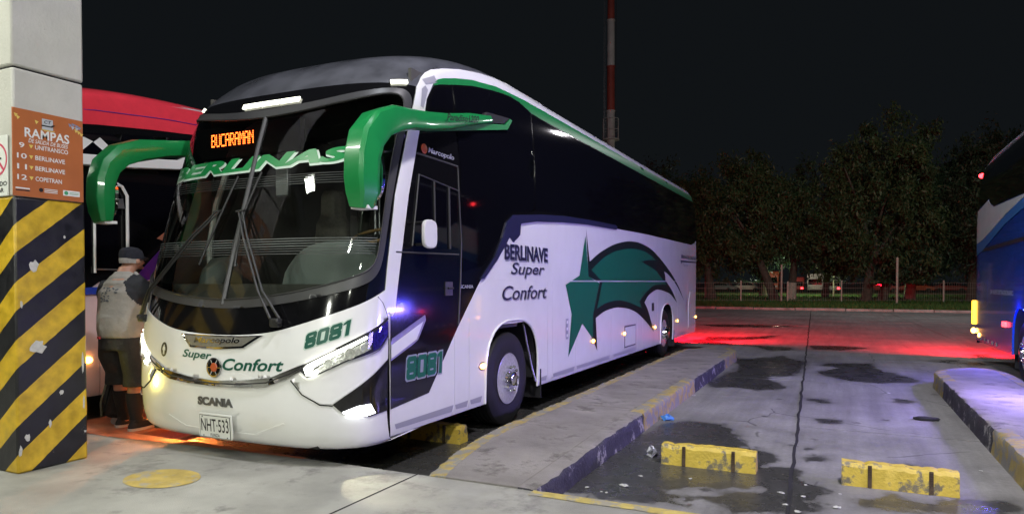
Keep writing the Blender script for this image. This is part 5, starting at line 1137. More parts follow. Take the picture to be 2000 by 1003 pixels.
# mirror arms
def mirror(sg):
    r = empty('side_mirror', (0, 0, 0)); r.parent = bus
    mx_ = lambda x: BD.xc + sg * (x - BD.xc)
    # centre line, half height (h) and half width (w), section frame: outward x mostly
    K = [((-3.325, 6.45, 3.325), .050, .030), ((-3.300, 5.95, 3.215), .085, .055), ((-3.27, 5.45, 3.085), .105, .075), ((-3.235, 5.05, 3.00), .115, .095), ((-3.20, 4.72, 2.945), .12, .11), ((-3.175, 4.45, 2.885), .125, .125), ((-3.165, 4.25, 2.80), .13, .135), ((-3.165, 4.13, 2.68), .125, .14), ((-3.165, 4.08, 2.54), .115, .14), ((-3.165, 4.07, 2.38), .11, .14), ((-3.165, 4.08, 2.27), .10, .135), ((-3.18, 4.09, 2.165), .075, .095)]
    K = [(c, a * (.72 if i < 5 else .86), w * (.74 if i < 5 else .88)) for i, (c, a, w) in enumerate(K)]; C_ = [Vector(k[0]) for k in K]; rings = []
    for i, (c, a, w) in enumerate(K):
        d = (C_[min(i + 1, len(K) - 1)] - C_[max(i - 1, 0)]).normalized(); X = Vector((1, 0, 0)); u = X.cross(d).normalized()  # u: outer side of the bend
        if u.z < 0 and i < 5: u = -u
        if i >= 5 and u.y > 0: u = -u
        X = (X - d * X.dot(d)).normalized(); ring = []
        for (px, pu) in ((-1.0, .45), (-.72, .92), (.42, 1.0), (.66, .80), (1.0, -.35), (.9, -.85), (.3, -1.0), (-.8, -.85), (-1.0, -.2)):
            q = Vector(c) + X * (px * w) + u * (pu * a); ring.append((mx_(q.x), q.y, q.z))
        rings.append(ring)
    q = MB(); q.loft(rings); h = q.obj('mirror_housing', M['green'], r, angle=32, bevel=.006)
    q = MB(); q.loft([[(mx_(-3.145 + a * .105), 4.165 + dd, 2.41 + b * .185) for a, b in smoothpoly([(-1, -1), (1, -1), (1, 1), (-1, 1)], 2)] for dd in (0, .03)]); q.obj('mirror_glass', M['chrome'], r)
    q = MB(); q.loft([[(mx_(-3.175 + a * .075), 4.12 + b * .06, z_) for a, b in ((-1, -1), (1, -1), (1, 1), (-1, 1))] for z_ in (2.155, 2.18)]); q.obj('lower_rim', M['white2'], r)
    # rear foot: lower green strip and dark insert reaching back along the windows
    q = MB(); q.prism([(5.22, 2.96), (5.8, 3.08), (6.86, 3.30), (6.98, 3.42), (6.93, 3.43), (6.80, 3.34), (6.30, 3.25), (5.75, 3.16)], mx_(-3.36), mx_(-3.325)); q.obj('lower_strip', M['green'], r)
    q = MB(); q.prism([(6.35, 3.27), (6.78, 3.35), (6.92, 3.435), (6.38, 3.385)], mx_(-3.36), mx_(-3.33)); q.obj('dark_insert', M['dark'], r)
    if sg > 0:
        ln = lambda u, v, off: (Vector((-3.225 + off + .035 * u * -1 + .0, 5.42 + .62 * u, 3.055 + .115 * u + .062 * v)), Vector((1, 0, 0)))
        text('Paradiso1200', lambda u, v, off: (Vector((-3.172 - .065 * u + off, 5.30 + .72 * u, 3.055 + .135 * u + .066 * v)), Vector((1, 0, 0))), M['inkblack'], r, off=.003, bold=.02, shear=.2)
    return r
mirror(1); mirror(-1)
# wheels
for y_ in (7.0, 14.78):
    for sg in (1, -1):
        if y_ < 10: make_wheel(bus, BD.xc + sg * 1.265, y_, sg, R=.525)
        else: make_wheel(bus, BD.xc + sg * 1.235, y_, sg, hub='rear')
# arches, underbody, mud flaps
q = MB(); q.box((BD.xc, 11.0, .46), (1.9, 13.6, .32)); q.box((BD.xc, 11.0, .60), (2.50, 6.6, .30)); q.box((BD.xc, 5.4, .50), (2.3, 1.7, .22)); q.box((BD.xc, 16.8, .55), (2.4, 2.6, .4)); q.obj('chassis', M['under'], bus)
for yc, ry in ((7.06, .72), (14.78, .64)):
    for sg in (1, -1):
        x0, x1 = BD.xc + sg * .85, BD.xc + sg * 1.27
        q = MB(); pts = [(yc + ry * cos(a), .40 + .88 * sin(a) ** .8) for a in np.linspace(0, pi, 24)]
        q.loft([[(x, a, b) for a, b in pts] for x in (x0, x1)], cap=False, closed=False); q.add([(x0, a, b) for a, b in pts], [tuple(range(24))]); q.obj('wheel_well', M['under'], bus)
        q = MB(); q.box((BD.xc + sg * 1.10, yc + ry + .06, .36), (.42, .02, .36)); q.obj('mud_flap', M['rubber'], bus)
q = MB(); q.tube([(-3.42, 7.48, 1.12), (-3.42, 7.60, .85), (-3.40, 7.70, .55), (-3.36, 7.72, .40)], .014, 8); q.obj('inflation_hose', M['steel'], bus)
# cabin
cab = empty('driver_cabin', (0, 0, 0)); cab.parent = bus
q = MB(); q.box((BD.xc, 6.0, 1.18), (2.4, 3.2, .06)); q.obj('cab_floor', M['interior'], cab)
q = MB(); q.box((BD.xc, 7.5, 2.3), (2.45, .05, 2.3)); q.obj('partition', M['interior'], cab)
q = MB(); q.box((BD.xc, 6.4, 3.34), (2.2, 1.8, .04)); q.box((BD.xc, 5.45, 3.20), (1.5, .5, .18)); q.obj('headlining', M['interior'], cab)
for sg in (1, -1):
    q = MB(); q.box((BD.xc + sg * 1.22, 6.2, 2.3), (.03, 2.2, 2.4)); q.obj('side_trim', M['interior'], cab)
# dashboard: right hump (driver) and left hump
def hump(cx_, w, top, y0, y1, z0):
    q = MB(); R_ = []
    for k in range(13):
        u = k / 12 * 2 - 1; hh = top * (1 - abs(u) ** 3.2 * .55)
        R_.append([(cx_ + u * w, y0 + .06 * u * u, z0), (cx_ + u * w, y0 + .03 + .06 * u * u, z0 + hh * .55), (cx_ + u * w, y0 + .14, z0 + hh * .92), (cx_ + u * w, y0 + .28, z0 + hh), (cx_ + u * w, y1, z0 + hh * .8), (cx_ + u * w, y1, z0)])
    q.loft(R_); return q.obj('dashboard', M['dash'], cab)
hump(-4.0, .52, .40, 4.62, 5.25, 1.60); hump(-5.62, .16, .28, 4.78, 5.1, 1.60)
q = MB(); q.box((BD.xc, 4.95, 1.42), (2.3, .75, .36)); q.obj('dash_base', M['interior'], cab)
q = MB(); cc = Vector((-3.95, 5.32, 2.06)); n_ = Vector((0, -.35, .94)); e1 = Vector((1, 0, 0)); e2 = n_.cross(e1)
q.tube([cc + e1 * .23 * cos(a) + e2 * .23 * sin(a) for a in np.linspace(0, 2 * pi, 29)], .016, 8); sw = q.obj('steering_wheel', M['wood'], cab)
q = MB(); q.tube([cc, cc - Vector((0, -.1, .4))], .04, 8); q.box(cc, (.44, .05, .02)); q.obj('steering_column', M['dark'], sw)
def seat(x, y, m):
    r = empty('cab_seat', (x, y, 1.2)); r.parent = cab
    q = MB(); q.box((0, 0, .42), (.50, .50, .14)); q.obj('seat_cushion', m, r, bevel=.05)
    q = MB(); q.loft([[(a * w_, .22 + dd, z_) for a, dd in ((-1, 0), (-.6, -.05), (.6, -.05), (1, 0), (.8, .12), (-.8, .12))] for z_, w_ in ((.45, .25), (.8, .26), (1.1, .23), (1.2, .16), (1.42, .15), (1.48, .10))]); q.obj('seat_back', m, r, bevel=.02)
seat(-3.95, 6.0, M['seat']); seat(-5.35, 6.1, M['seat'])
for k in range(9):
    q = MB(); q.tube([(-3.52 - .05 * k, 5.62 + .05 * (k % 2), 1.9), (-3.52 - .05 * k, 5.62 + .05 * (k % 2), 3.1)], .035, 8); q.obj('curtain_fold', M['curtain'], cab)
q = MB(); q.tube([(-4.40, 5.9, 1.2), (-4.40, 5.9, 3.2)], .02, 8); q.tube([(-4.35, 5.9, 1.2), (-4.35, 5.9, 3.2)], .012, 8); q.obj('grab_pole', M['steel'], cab)
q = MB(); P = [(-5.78, 4.98, 1.5), (-5.80, 5.0, 2.0), (-5.76, 5.05, 2.4), (-5.66, 5.1, 2.75)]; q.tube(P, .03, 8); q.obj('entry_rail', M['white2'], cab)
q = MB(); q.box((-5.0, 5.2, 2.62), (.16, .05, .3)); q.obj('cab_monitor', M['steel'], cab, bevel=.01)
q = MB(); q.loft([[(-3.85 + a, 5.9, 1.95 + b) for a, b in ((0, 0), (.1, .02), (.12, .1), (.02, .07))] for _ in (0,)] + [[(-3.85 + a, 5.93, 1.95 + b) for a, b in ((0, 0), (.1, .02), (.12, .1), (.02, .07))]])
# rear lamps
for sg in (1, -1):
    q = MB(); q.box((BD.xc + sg * 1.0, 18.35, 1.0), (.22, .05, .7)); q.obj('tail_lamp', M['redlamp'], bus, bevel=.02)

# ------------------------------------------------------------------ neighbouring coaches
M['redpaint'] = mat('red_gloss_roof_paint', (.78, .045, .07), .28, coat=.5, noise=.1)
M['pinkpaint'] = mat('pale_pink_livery', (.62, .50, .50), .3, coat=.4); M['purple'] = mat('purple_livery', (.10, .022, .27), .3, coat=.3); M['peach'] = mat('peach_livery', (.70, .25, .16), .35)
M['bluepaint'] = mat('deep_blue_coach_paint', (.010, .060, .36), .22, coat=.6); M['skyblue'] = mat('mid_blue_livery', (.05, .19, .50), .3, coat=.4)
B2 = Body(-8.87, -.9, 1.0)
lb = empty('red_coach', (0, 0, 0), 'red roofed coach with black windows parked left of the white bus behind the man', 'bus')
coach_shell(lb, B2, M['pinkpaint'], M['black'], M['redpaint'])
S2 = B2.side
for sg in (1, -1):
    S_ = lambda a, b, off, sg=sg: B2.side(a, b, off, sg)
    for a, c in zip([4.70, 5.9, 7.9, 10, 13.9, 16], [5.9, 7.9, 10, 13.9, 16, 18.04]): patch('skirt_panel', sidecut(a + .004, c - .004, 1.62, [(8.3, .66, 1.15), (14.8, .6, 1.15)]), S_, .001, M['pinkpaint'], lb, .2, thick=.03)
    patch('red_cove', [(5.1, 3.50), (5.3, 3.58), (5.9, 3.715), (6.6, 3.80), (7.5, 3.87), (9, 3.93), (17.9, 3.93), (17.9, 3.54), (8.5, 3.54), (7.4, 3.54), (6.6, 3.47), (5.9, 3.39), (5.3, 3.30), (5.1, 3.25)], S_, .014, M['redpaint'], lb, .12, thick=.012)
    strip2 = MB(); strip2.tube([B2.side(a, b, .016, sg)[0] for a, b in [(5.2, 3.44), (5.9, 3.55), (6.8, 3.64), (8, 3.70), (17.8, 3.72)]], .006, 6); strip2.obj('cove_crease', M['purple'], lb)
    patch('black_flank', [(4.70, 1.0), (4.75, 1.6), (5.0, 2.8), (5.1, 3.26), (5.3, 3.31), (5.9, 3.40), (6.6, 3.48), (7.4, 3.55), (17.9, 3.55), (17.9, 2.2), (7.3, 2.2), (6.9, 2.0), (6.75, 1.62), (6.5, 1.62), (5.9, 1.62), (5.8, 1.55), (5.2, 1.48)], S_, .008, M['black'], lb, .14)
    patch('front_pane', [(5.35, 2.68), (6.0, 2.78), (7.2, 2.85), (7.2, 2.05), (6.45, 2.0), (6.42, 2.72)][:4] , S_, .016, M['sideglass'], lb, .2, thick=.005)
    patch('upper_pane', [(5.35, 3.05), (5.5, 3.24), (7.3, 3.48), (7.3, 2.95), (5.6, 2.92)], S_, .016, M['sideglass'], lb, .2, thick=.005)
patch('purple_swoosh', [(6.30, 1.63), (6.45, 1.80), (6.9, 2.25), (7.1, 2.5), (7.5, 2.5), (8.5, 2.0), (8.5, 1.63)], S2, .020, M['purple'], lb, .15)
patch('peach_swoosh', [(6.62, 2.15), (6.85, 2.32), (7.25, 2.38), (7.3, 2.18), (7.0, 2.05)], S2, .022, M['peach'], lb, .15)
patch('white_swoosh', [(6.45, 1.63), (7.4, 1.86), (8.4, 1.9), (8.4, 1.63)], S2, .022, M['pinkpaint'], lb, .15)
patch('blue_band', [(4.72, 1.50), (6.2, 1.58), (6.2, 1.50), (4.72, 1.42)], S2, .020, mat('blue_band_paint', (.02, .05, .35), .3), lb, .15)
patch('white_star_decal', [(5.85, 3.18), (5.93, 3.25), (6.22, 3.02), (6.14, 2.99)], S2, .022, M['white2'], lb, .1); patch('white_star_decal', [(5.70, 3.05), (5.85, 3.19), (5.75, 3.22), (5.55, 3.20)], S2, .022, M['white2'], lb, .1)
patch('door_window', [(5.55, 1.80), (6.12, 1.78), (6.12, 2.45), (5.55, 2.50)], S2, .018, M['sideglass'], lb, .15, thick=.005)
q = MB(); q.tube([B2.side(a, b, .05)[0] for a, b in [(6.22, 1.66), (6.22, 2.0), (6.22, 2.4), (6.22, 2.62), (6.16, 2.72), (6.06, 2.76), (5.9, 2.77)]], .018, 8); q.obj('door_rail', M['white2'], lb)
q = MB(); q.tube([B2.side(a, b, .03)[0] for a, b in [(5.84, 1.72), (5.84, 2.6)]], .014, 8); q.obj('door_rail', M['white2'], lb)
q = MB(); q.tube([B2.side(a, b, .03)[0] for a, b in [(5.84, 1.76), (6.22, 1.76)]], .010, 8); q.obj('door_sill', M['steel'], lb)
patch('door_lamp_box', [(5.97, 2.46), (6.19, 2.47), (6.17, 2.58), (5.97, 2.56)], S2, .05, M['steel'], lb, .1, thick=.04)
q = MB(); q.loft([[tuple(B2.side(a, b, o_)[0]) for b, o_ in ((3.02 + s_, .02), (3.02 + s_, .10), (2.90 + s_, .10), (2.90 + s_, .02))] for a, s_ in ((4.9, -.02), (5.6, -.01), (6.3, .05), (6.9, .12), (7.05, .20))]); q.obj('mirror_arm', M['white2'], lb, bevel=.01)
for y_ in (8.3, 14.8):
    for sg in (1, -1): make_wheel(lb, B2.xc + sg * 1.22, y_ - 1.0, sg)
q = MB(); q.box((B2.xc, 10, .5), (2.2, 14, .3)); q.obj('chassis', M['under'], lb)
q = MB(); q.ball((-7.36, 3.50, .55), (.05, .05, .06), 12, 8); q.obj('fog_lamp', M['fogled'], lb)
q = MB(); q.ball(B2.side(5.75, .75, .03)[0], (.02, .05, .04), 10, 6); q.obj('side_marker', M['amber'], lb)

B3 = Body(3.88, -1.02, 1.038)
rb_ = empty('blue_coach', (0, 0, 0), 'blue and white coach with lit tail and violet underglow at the right edge', 'bus')
coach_shell(rb_, B3, M['bluepaint'], M['black'], M['black'], 3.55)
for sg in (-1, 1):
    S_ = lambda a, b, off, sg=sg: B3.side(a, b, off, sg)
    for a, c in zip([4.70, 6.0, 8.0, 10, 12, 15.6, 16.9], [6.0, 8.0, 10, 12, 15.6, 16.9, 18.04]): patch('skirt_panel', sidecut(a + .004, c - .004, 1.62, [(7.4, .66, 1.15), (14.15, .62, 1.18)], sill=.40), S_, .001, M['bluepaint'], rb_, .16, thick=.03)
    patch('upper_windows', [(5.3, 3.70), (18.12, 3.66), (18.20, 2.95), (17.9, 2.99), (16.9, 3.10), (16.75, 3.0), (16.4, 2.92), (14.5, 2.9), (5.0, 2.6)], S_, .010, M['sideglass'], rb_, .16, thick=.005)
    patch('white_flank', [(18.22, 2.94), (17.9, 2.97), (16.95, 3.08), (16.75, 2.98), (16.4, 2.90), (14.5, 2.88), (10, 2.85), (13, 2.9), (14.2, 2.82), (15.4, 2.68), (16.5, 2.50), (17.5, 2.36), (18.22, 2.30)], S_, .008, M['white'], rb_, .16, thick=.004)
    patch('mid_blue_swoosh', [(18.22, 2.295), (17.5, 2.35), (16.5, 2.49), (15.4, 2.67), (14.2, 2.81), (13, 2.89), (13, 2.72), (14.2, 2.66), (15.4, 2.52), (16.5, 2.33), (17.5, 2.15), (18.22, 2.05)], S_, .009, M['skyblue'], rb_, .16)
    q = MB(); q.loft([[tuple(B3.side(a, b, .006, sg)[0]) for b in (c_ - .03, c_ + .03)] + [tuple(B3.side(a, c_ + .03, .02, sg)[0]), tuple(B3.side(a, c_ - .03, .02, sg)[0])] for a, c_ in ((18.2, 2.16), (16, 2.18), (14.6, 2.20), (12, 2.2))]); q.obj('waist_rail', M['dark'], rb_)
    q = MB(); q.tube([B3.side(a, b, .012, sg)[0] for a, b in ((18.22, 2.9), (18.20, 3.3), (18.10, 3.62), (17.8, 3.76), (16.8, 3.83), (15.5, 3.88), (14, 3.91), (12, 3.92), (8, 3.92))], .022, 8); q.obj('grey_roof_line', M['tape'], rb_)
    for y_ in (7.4, 14.15): make_wheel(rb_, B3.xc + sg * 1.235, y_ - 1.02, sg)
    make_wheel(rb_, B3.xc + sg * 1.12, 15.55 - 1.02, sg) if False else None
q = MB(); q.box((B3.xc, 10, .5), (2.2, 14, .3)); q.obj('chassis', M['under'], rb_)
for yc in (7.4, 14.15):
    for sg in (1, -1):
        x0, x1 = B3.xc + sg * .85, B3.xc + sg * 1.27; yy = yc - 1.02
        q = MB(); pts = [(yy + .66 * cos(a), .42 + .88 * sin(a) ** .8) for a in np.linspace(0, pi, 20)]
        q.loft([[(x, a, b) for a, b in pts] for x in (x0, x1)], cap=False, closed=False); q.add([(x0, a, b) for a, b in pts], [tuple(range(20))]); q.obj('wheel_well', M['under'], rb_)
# tail lamps, markers, mud flap, blue lamp
L3 = lambda y, z, o: B3.side(y, z, o, -1)[0]
q = MB(); q.box((2.58, 17.24, .98), (.10, .12, .50)); q.obj('amber_tail_lamp', M['amber2'], rb_, bevel=.02)
q = MB(); q.ball((2.56, 17.2, .60), (.05, .05, .06), 12, 8); q.obj('amber_marker', M['amber'], rb_)
q = MB(); q.ball(L3(17.7, .52, .0), (.03, .05, .05), 12, 8); q.obj('amber_marker', M['amber'], rb_)
q = MB(); q.box((3.1, 17.36, 1.0), (.3, .05, .5)); q.box((4.66, 17.36, 1.0), (.3, .05, .5)); q.obj('tail_lamp', M['redlamp'], rb_)
q = MB(); q.ball((2.635, 16.98, 3.80), (.06, .06, .05), 12, 8); q.obj('red_roof_marker', M['redlamp'], rb_)
q = MB(); q.box(L3(15.25, .86, .02), (.05, .22, .09)); q.obj('red_side_marker', M['redlamp'], rb_, bevel=.015)
q = MB(); q.box((2.66, 13.15, 1.20), (.06, .26, .06)); q.obj('blue_arch_lamp', M['blueled'], rb_, bevel=.01)
q = MB(); q.box((3.0, 14.15, .40), (.6, .02, .5)); q.obj('mud_flap', M['rubber'], rb_)
for k in range(6):
    patch('reflective_tape', [(15.9 + k * .38, .50), (16.05 + k * .38, .50), (16.05 + k * .38, .44), (15.9 + k * .38, .44)], lambda a, b, off: B3.side(a, b, off, -1), .006, M['plate'], rb_, .2)
def rtext(s, y0, y1, z0, z1, m): text(s, lambda u, v, off: B3.side(y1 - (y1 - y0) * u, z0 + (z1 - z0) * v, off, -1), M[m], rb_, off=.008, bold=.01)
rtext('UN NUEVO EXTRAORDINARIO', 14.7, 16.6, 1.34, 1.42, 'signgrey')
# ------------------------------------------------------------------ people and luggage
def remesh(mb, name, m, parent, vox=.012, sm=4, it_colors=None):
    me = mb.mesh(name + '_tmp'); o = bpy.data.objects.new('tmp', me); COL.objects.link(o)
    r = o.modifiers.new('r', 'REMESH'); r.mode = 'VOXEL'; r.voxel_size = vox; r.use_smooth_shade = True
    s = o.modifiers.new('s', 'SMOOTH'); s.iterations = sm; s.factor = .5
    dg = bpy.context.evaluated_depsgraph_get(); dg.update(); m2 = bpy.data.meshes.new_from_object(o.evaluated_get(dg)); m2.name = name
    bpy.data.objects.remove(o); m2.materials.clear(); 
    ms = m if isinstance(m, (list, tuple)) else [m]
    for q in ms: m2.materials.append(q)
    for p in m2.polygons: p.use_smooth = True; p.material_index = 0
    return link(name, m2, None, parent)
def ell(c, rx, ry, n=20, p=2.0, ax='z', tilt=0):
    out = []
    for k in range(n):
        a = 2 * pi * k / n; x = math.copysign(abs(cos(a)) ** (2 / p), cos(a)) * rx; y = math.copysign(abs(sin(a)) ** (2 / p), sin(a)) * ry
        out.append((c[0] + x, c[1] + y, c[2] + tilt * y) if ax == 'z' else (c[0] + x, c[1], c[2] + y))
    return out
M['skin'] = mat('weathered_tan_skin', (.46, .24, .16), .5, noise=.12, nscale=20); M['greyhair'] = mat('short_grey_hair', (.42, .40, .37), .8, noise=.3, nscale=60, bump=.5, bscale=200)
M['shirt'] = mat('heather_grey_cotton', (.36, .345, .31), .9, noise=.25, nscale=7, bump=.9, bscale=7); M['sleeve'] = mat('charcoal_cotton', (.022, .024, .03), .9, noise=.2, nscale=50)
M['shorts'] = mat('dark_grey_denim', (.032, .032, .033), .9, noise=.3, nscale=30, bump=.6, bscale=14); M['sock'] = mat('black_sock', (.014, .014, .015), .95); M['shoe'] = mat('black_canvas_shoe', (.015, .015, .017), .8); M['sole'] = mat('white_rubber_sole', (.55, .53, .48), .6)
M['cap'] = mat('dark_navy_cap', (.018, .020, .03), .9, noise=.3, nscale=30); M['redpatch'] = mat('red_cloth_label', (.5, .03, .05), .8); M['print'] = mat('dark_shirt_print', (.10, .11, .13), .9)
pz = .15
man = empty('person', (-6.43, 4.50, pz), 'man seen from behind in navy cap, grey shirt with dark sleeves and denim shorts', 'person', None, rad(6)); man.scale = (1.12, 1.10, 1.0)
b = MB()
def leg(b, s, yf):
    b.loft([ell((s * .105, .0, .96), .12, .14), ell((s * .115, .01, .75), .105, .115), ell((s * .115, .02 + yf * .5, .50), .072, .078), ell((s * .115, .0 + yf * .8, .36), .066, .078), ell((s * .115, -.01 + yf, .14), .042, .05), ell((s * .115, .0 + yf, .06), .045, .06)])
    b.loft([ell((s * .118, -.05 + yf, .045), .042, .04), ell((s * .12, .05 + yf, .045), .045, .05), ell((s * .125, .14 + yf, .03), .042, .04)])
leg(b, 1, .02); leg(b, -1, .10)
b.loft([ell((0, .03, .84), .19, .17), ell((0, .05, .98), .22, .20), ell((0, .07, 1.12), .22, .22), ell((0, .04, 1.28), .215, .18), ell((0, .01, 1.42), .20, .14), ell((0, .0, 1.50), .14, .10), ell((0, .02, 1.55), .075, .075), ell((0, .045, 1.62), .066, .07)])
# head bent forward, turned slightly right
b.loft([ell((.005, .055, 1.585), .055, .055), ell((.008, .085, 1.625), .068, .085), ell((.01, .09, 1.67), .076, .098), ell((.01, .085, 1.715), .079, .102), ell((.01, .075, 1.755), .074, .096), ell((.01, .07, 1.785), .055, .075), ell((.01, .07, 1.80), .02, .03)])
b.ball((.015, .195, 1.665), (.015, .022, .022), 8, 6); b.ball((.014, .175, 1.615), (.03, .025, .02), 8, 6)
for s in (-1, 1): b.ball((.01 + s * .082, .075, 1.672), (.012, .022, .032), 8, 6)
def arm(b, sh, el, wr, r0=.058):
    S, E_, W_ = Vector(sh), Vector(el), Vector(wr)
    b.tube([S, S.lerp(E_, .5), E_, E_.lerp(W_, .35), W_], [r0, r0 * .92, r0 * .72, r0 * .74, r0 * .46], 12)
arm(b, (.205, .0, 1.41), (.27, .12, 1.17), (.20, .36, 1.18)); arm(b, (-.205, .0, 1.41), (-.27, .10, 1.16), (-.14, .36, 1.14))
def hand(b, w, d, s):
    w, d = Vector(w), Vector(d).normalized(); sd = d.cross(Vector((0, 0, 1))).normalized(); up_ = sd.cross(d)
    b.loft([[w + d * t + sd * (cos(a) * wx) + up_ * (sin(a) * .014) for a in np.linspace(0, 2 * pi, 11)[:-1]] for t, wx in ((-.02, .026), (.03, .038), (.08, .042))])
    for k in range(4):
        o_ = sd * (-.031 + k * .0205); l_ = (.065, .075, .07, .055)[k]; b.tube([w + d * .07 + o_, w + d * (.07 + l_ * .5) + o_ * 1.1 - up_ * .006, w + d * (.07 + l_ * .85) + o_ - up_ * .028], [.0105, .0095, .008], 7)
    b.tube([w + d * .01 + sd * s * .03, w + d * .05 + sd * s * .055, w + d * .085 + sd * s * .055 - up_ * .012], [.013, .011, .009], 7)
hand(b, (.20, .37, 1.18), (-.1, 1, .1), 1); hand(b, (-.14, .37, 1.14), (.1, 1, .1), -1)
remesh(b, 'body', M['skin'], man, .011, 3)
b = MB(); b.loft([ell((0, .045, .92), .235, .225, 24, 2.3), ell((0, .055, 1.0), .25, .245, 24, 2.3), ell((0, .065, 1.12), .255, .25, 24, 2.3), ell((0, .045, 1.25), .25, .21, 24, 2.4), ell((0, .015, 1.38), .245, .165, 24, 2.5), ell((0, 0, 1.46), .215, .13), ell((0, .005, 1.52), .135, .105), ell((0, .02, 1.565), .088, .088), ell((0, .03, 1.58), .082, .084)])
b.tube([(.16, .0, 1.44), (.225, .03, 1.36), (.275, .12, 1.20), (.262, .18, 1.17)], [.09, .095, .088, .082], 14); b.tube([(-.16, .0, 1.44), (-.225, .03, 1.36), (-.275, .10, 1.19), (-.262, .16, 1.16)], [.09, .095, .088, .082], 14)
# hanging folds at the waist
for k, z_ in enumerate((.955, 1.01, 1.075, 1.14)): b.tube([(.24 * cos(a), .05 + .225 * sin(a), z_ + .012 * sin(3 * a + k)) for a in np.linspace(pi * .95, pi * 2.05, 16)], .010 + .003 * (k % 2), 6)
sh_ = remesh(b, 'shirt', [M['shirt'], M['sleeve']], man, .013, 4)
for p in sh_.data.polygons:
    c = p.center; lim = .115 + max(0, (1.46 - c.z)) * .55
    if abs(c.x) > min(lim, .247) and c.z > 1.12: p.material_index = 1
q = MB(); rr3 = random.Random(4)
for k in range(34):
    u, v = rr3.uniform(-.10, .10), rr3.uniform(1.26, 1.43); yb = .03 - (.165 + (1.38 - v) * .32) * (1 - (abs(u) / .26) ** 2.5) ** .4 - .006
    q.box((u, yb - .006, v), (rr3.uniform(.006, .035), .006, rr3.uniform(.004, .012)))
b = MB(); b.loft([ell((0, .03, .80), .235, .20, 20, 2.4), ell((0, .035, .92), .238, .205, 20, 2.3), ell((0, .045, 1.0), .225, .20)])
for s, yf in ((1, .02), (-1, .07)): b.loft([ell((s * .11, .03, .90), .125, .175), ell((s * .125, .035, .72), .132, .165), ell((s * .132, .03 + yf, .56), .132, .150), ell((s * .135, .02 + yf, .44), .130, .145)])
so = remesh(b, 'shorts', M['shorts'], man, .013, 3)
q = MB(); q.box((-.09, -.180, .925), (.035, .012, .022), Matrix.Rotation(-.25, 3, 'Z')); q.obj('red_label', M['redpatch'], man)
for s, yf in ((1, .02), (-1, .10)):
    q = MB(); q.loft([ell((s * .115, -.01 + yf * .85, .375), .071, .083), ell((s * .115, -.012 + yf * .9, .30), .068, .080), ell((s * .115, -.01 + yf, .14), .048, .056), ell((s * .116, .0 + yf, .07), .05, .065)]); q.obj('sock', M['sock'], man)
    sh2 = MB(); sh2.loft([ell((s * .12, .055 + yf, .025), .052, .145, 20, 2.3), ell((s * .12, .055 + yf, .055), .052, .142, 20, 2.3), ell((s * .12, .035 + yf, .085), .046, .105), ell((s * .118, -.01 + yf, .105), .042, .06)]); so2 = sh2.obj('shoe', M['shoe'], man)
    q = MB(); q.loft([ell((s * .12, .055 + yf, 0), .054, .148, 20, 2.3), ell((s * .12, .055 + yf, .026), .057, .152, 20, 2.3)]); q.obj('shoe_sole', M['sole'], so2)
b = MB(); b.loft([ell((.01, .080, 1.698), .086, .110), ell((.01, .077, 1.745), .087, .110), ell((.01, .072, 1.785), .078, .098), ell((.01, .07, 1.81), .05, .065), ell((.01, .07, 1.82), .01, .015)])
cp = b.obj('cap', M['cap'], man)
b = MB(); b.loft([[(.01 + .078 * sin(a) * k2, .075 + (.10 + .085 * d) * cos(a), 1.722 - .02 * d + .0 * a - .02 * abs(sin(a)) * 0 + th_) for a in np.linspace(-1.25, 1.25, 15)] for d, k2, th_ in ((0, 1.05, .0), (1, 1.0, 0), (1, 1.0, .006), (0, 1.05, .008))], cap=False, closed=False); b.obj('cap_visor', M['cap'], cp)
b = MB(); b.loft([ell((.01, .068, 1.655), .079, .098), ell((.01, .070, 1.69), .0815, .105), ell((.01, .073, 1.706), .0815, .105)], cap=False)
hm = b.mesh('hair'); bm = bmesh.new(); bm.from_mesh(hm); bmesh.ops.delete(bm, geom=[f for f in bm.faces if f.calc_center_median().y > .09], context='FACES'); bm.to_mesh(hm); bm.free(); link('hair', hm, M['greyhair'], man)
q = MB(); q.tube([(.095, .08, 1.69), (.088, .17, 1.69), (.05, .195, 1.688), (-.03, .197, 1.688), (-.07, .17, 1.69)], .004, 5); q.obj('glasses', M['dark'], man)
for k in range(30):
    pass
pr2 = MB(); rr3 = random.Random(4)
for k in range(30):
    u, v = rr3.uniform(-.09, .09), rr3.uniform(1.27, 1.42); pr2.box((u, 0, v), (rr3.uniform(.008, .03), .004, rr3.uniform(.005, .014)), Matrix.Rotation(rr3.uniform(-.6, .6), 3, 'Y'))
po = pr2.obj('shirt_print', M['print'], man, smooth=False)
dgx = bpy.context.evaluated_depsgraph_get()
from mathutils.bvhtree import BVHTree
bt = BVHTree.FromPolygons([v.co.copy() for v in sh_.data.vertices], [tuple(p.vertices) for p in sh_.data.polygons])
for v in po.data.vertices:
    h = bt.ray_cast(Vector((v.co.x, -1, v.co.z)), Vector((0, 1, 0)))
    if h[0] is not None: v.co.y = h[0].y - .003 + (v.co.y * .5)

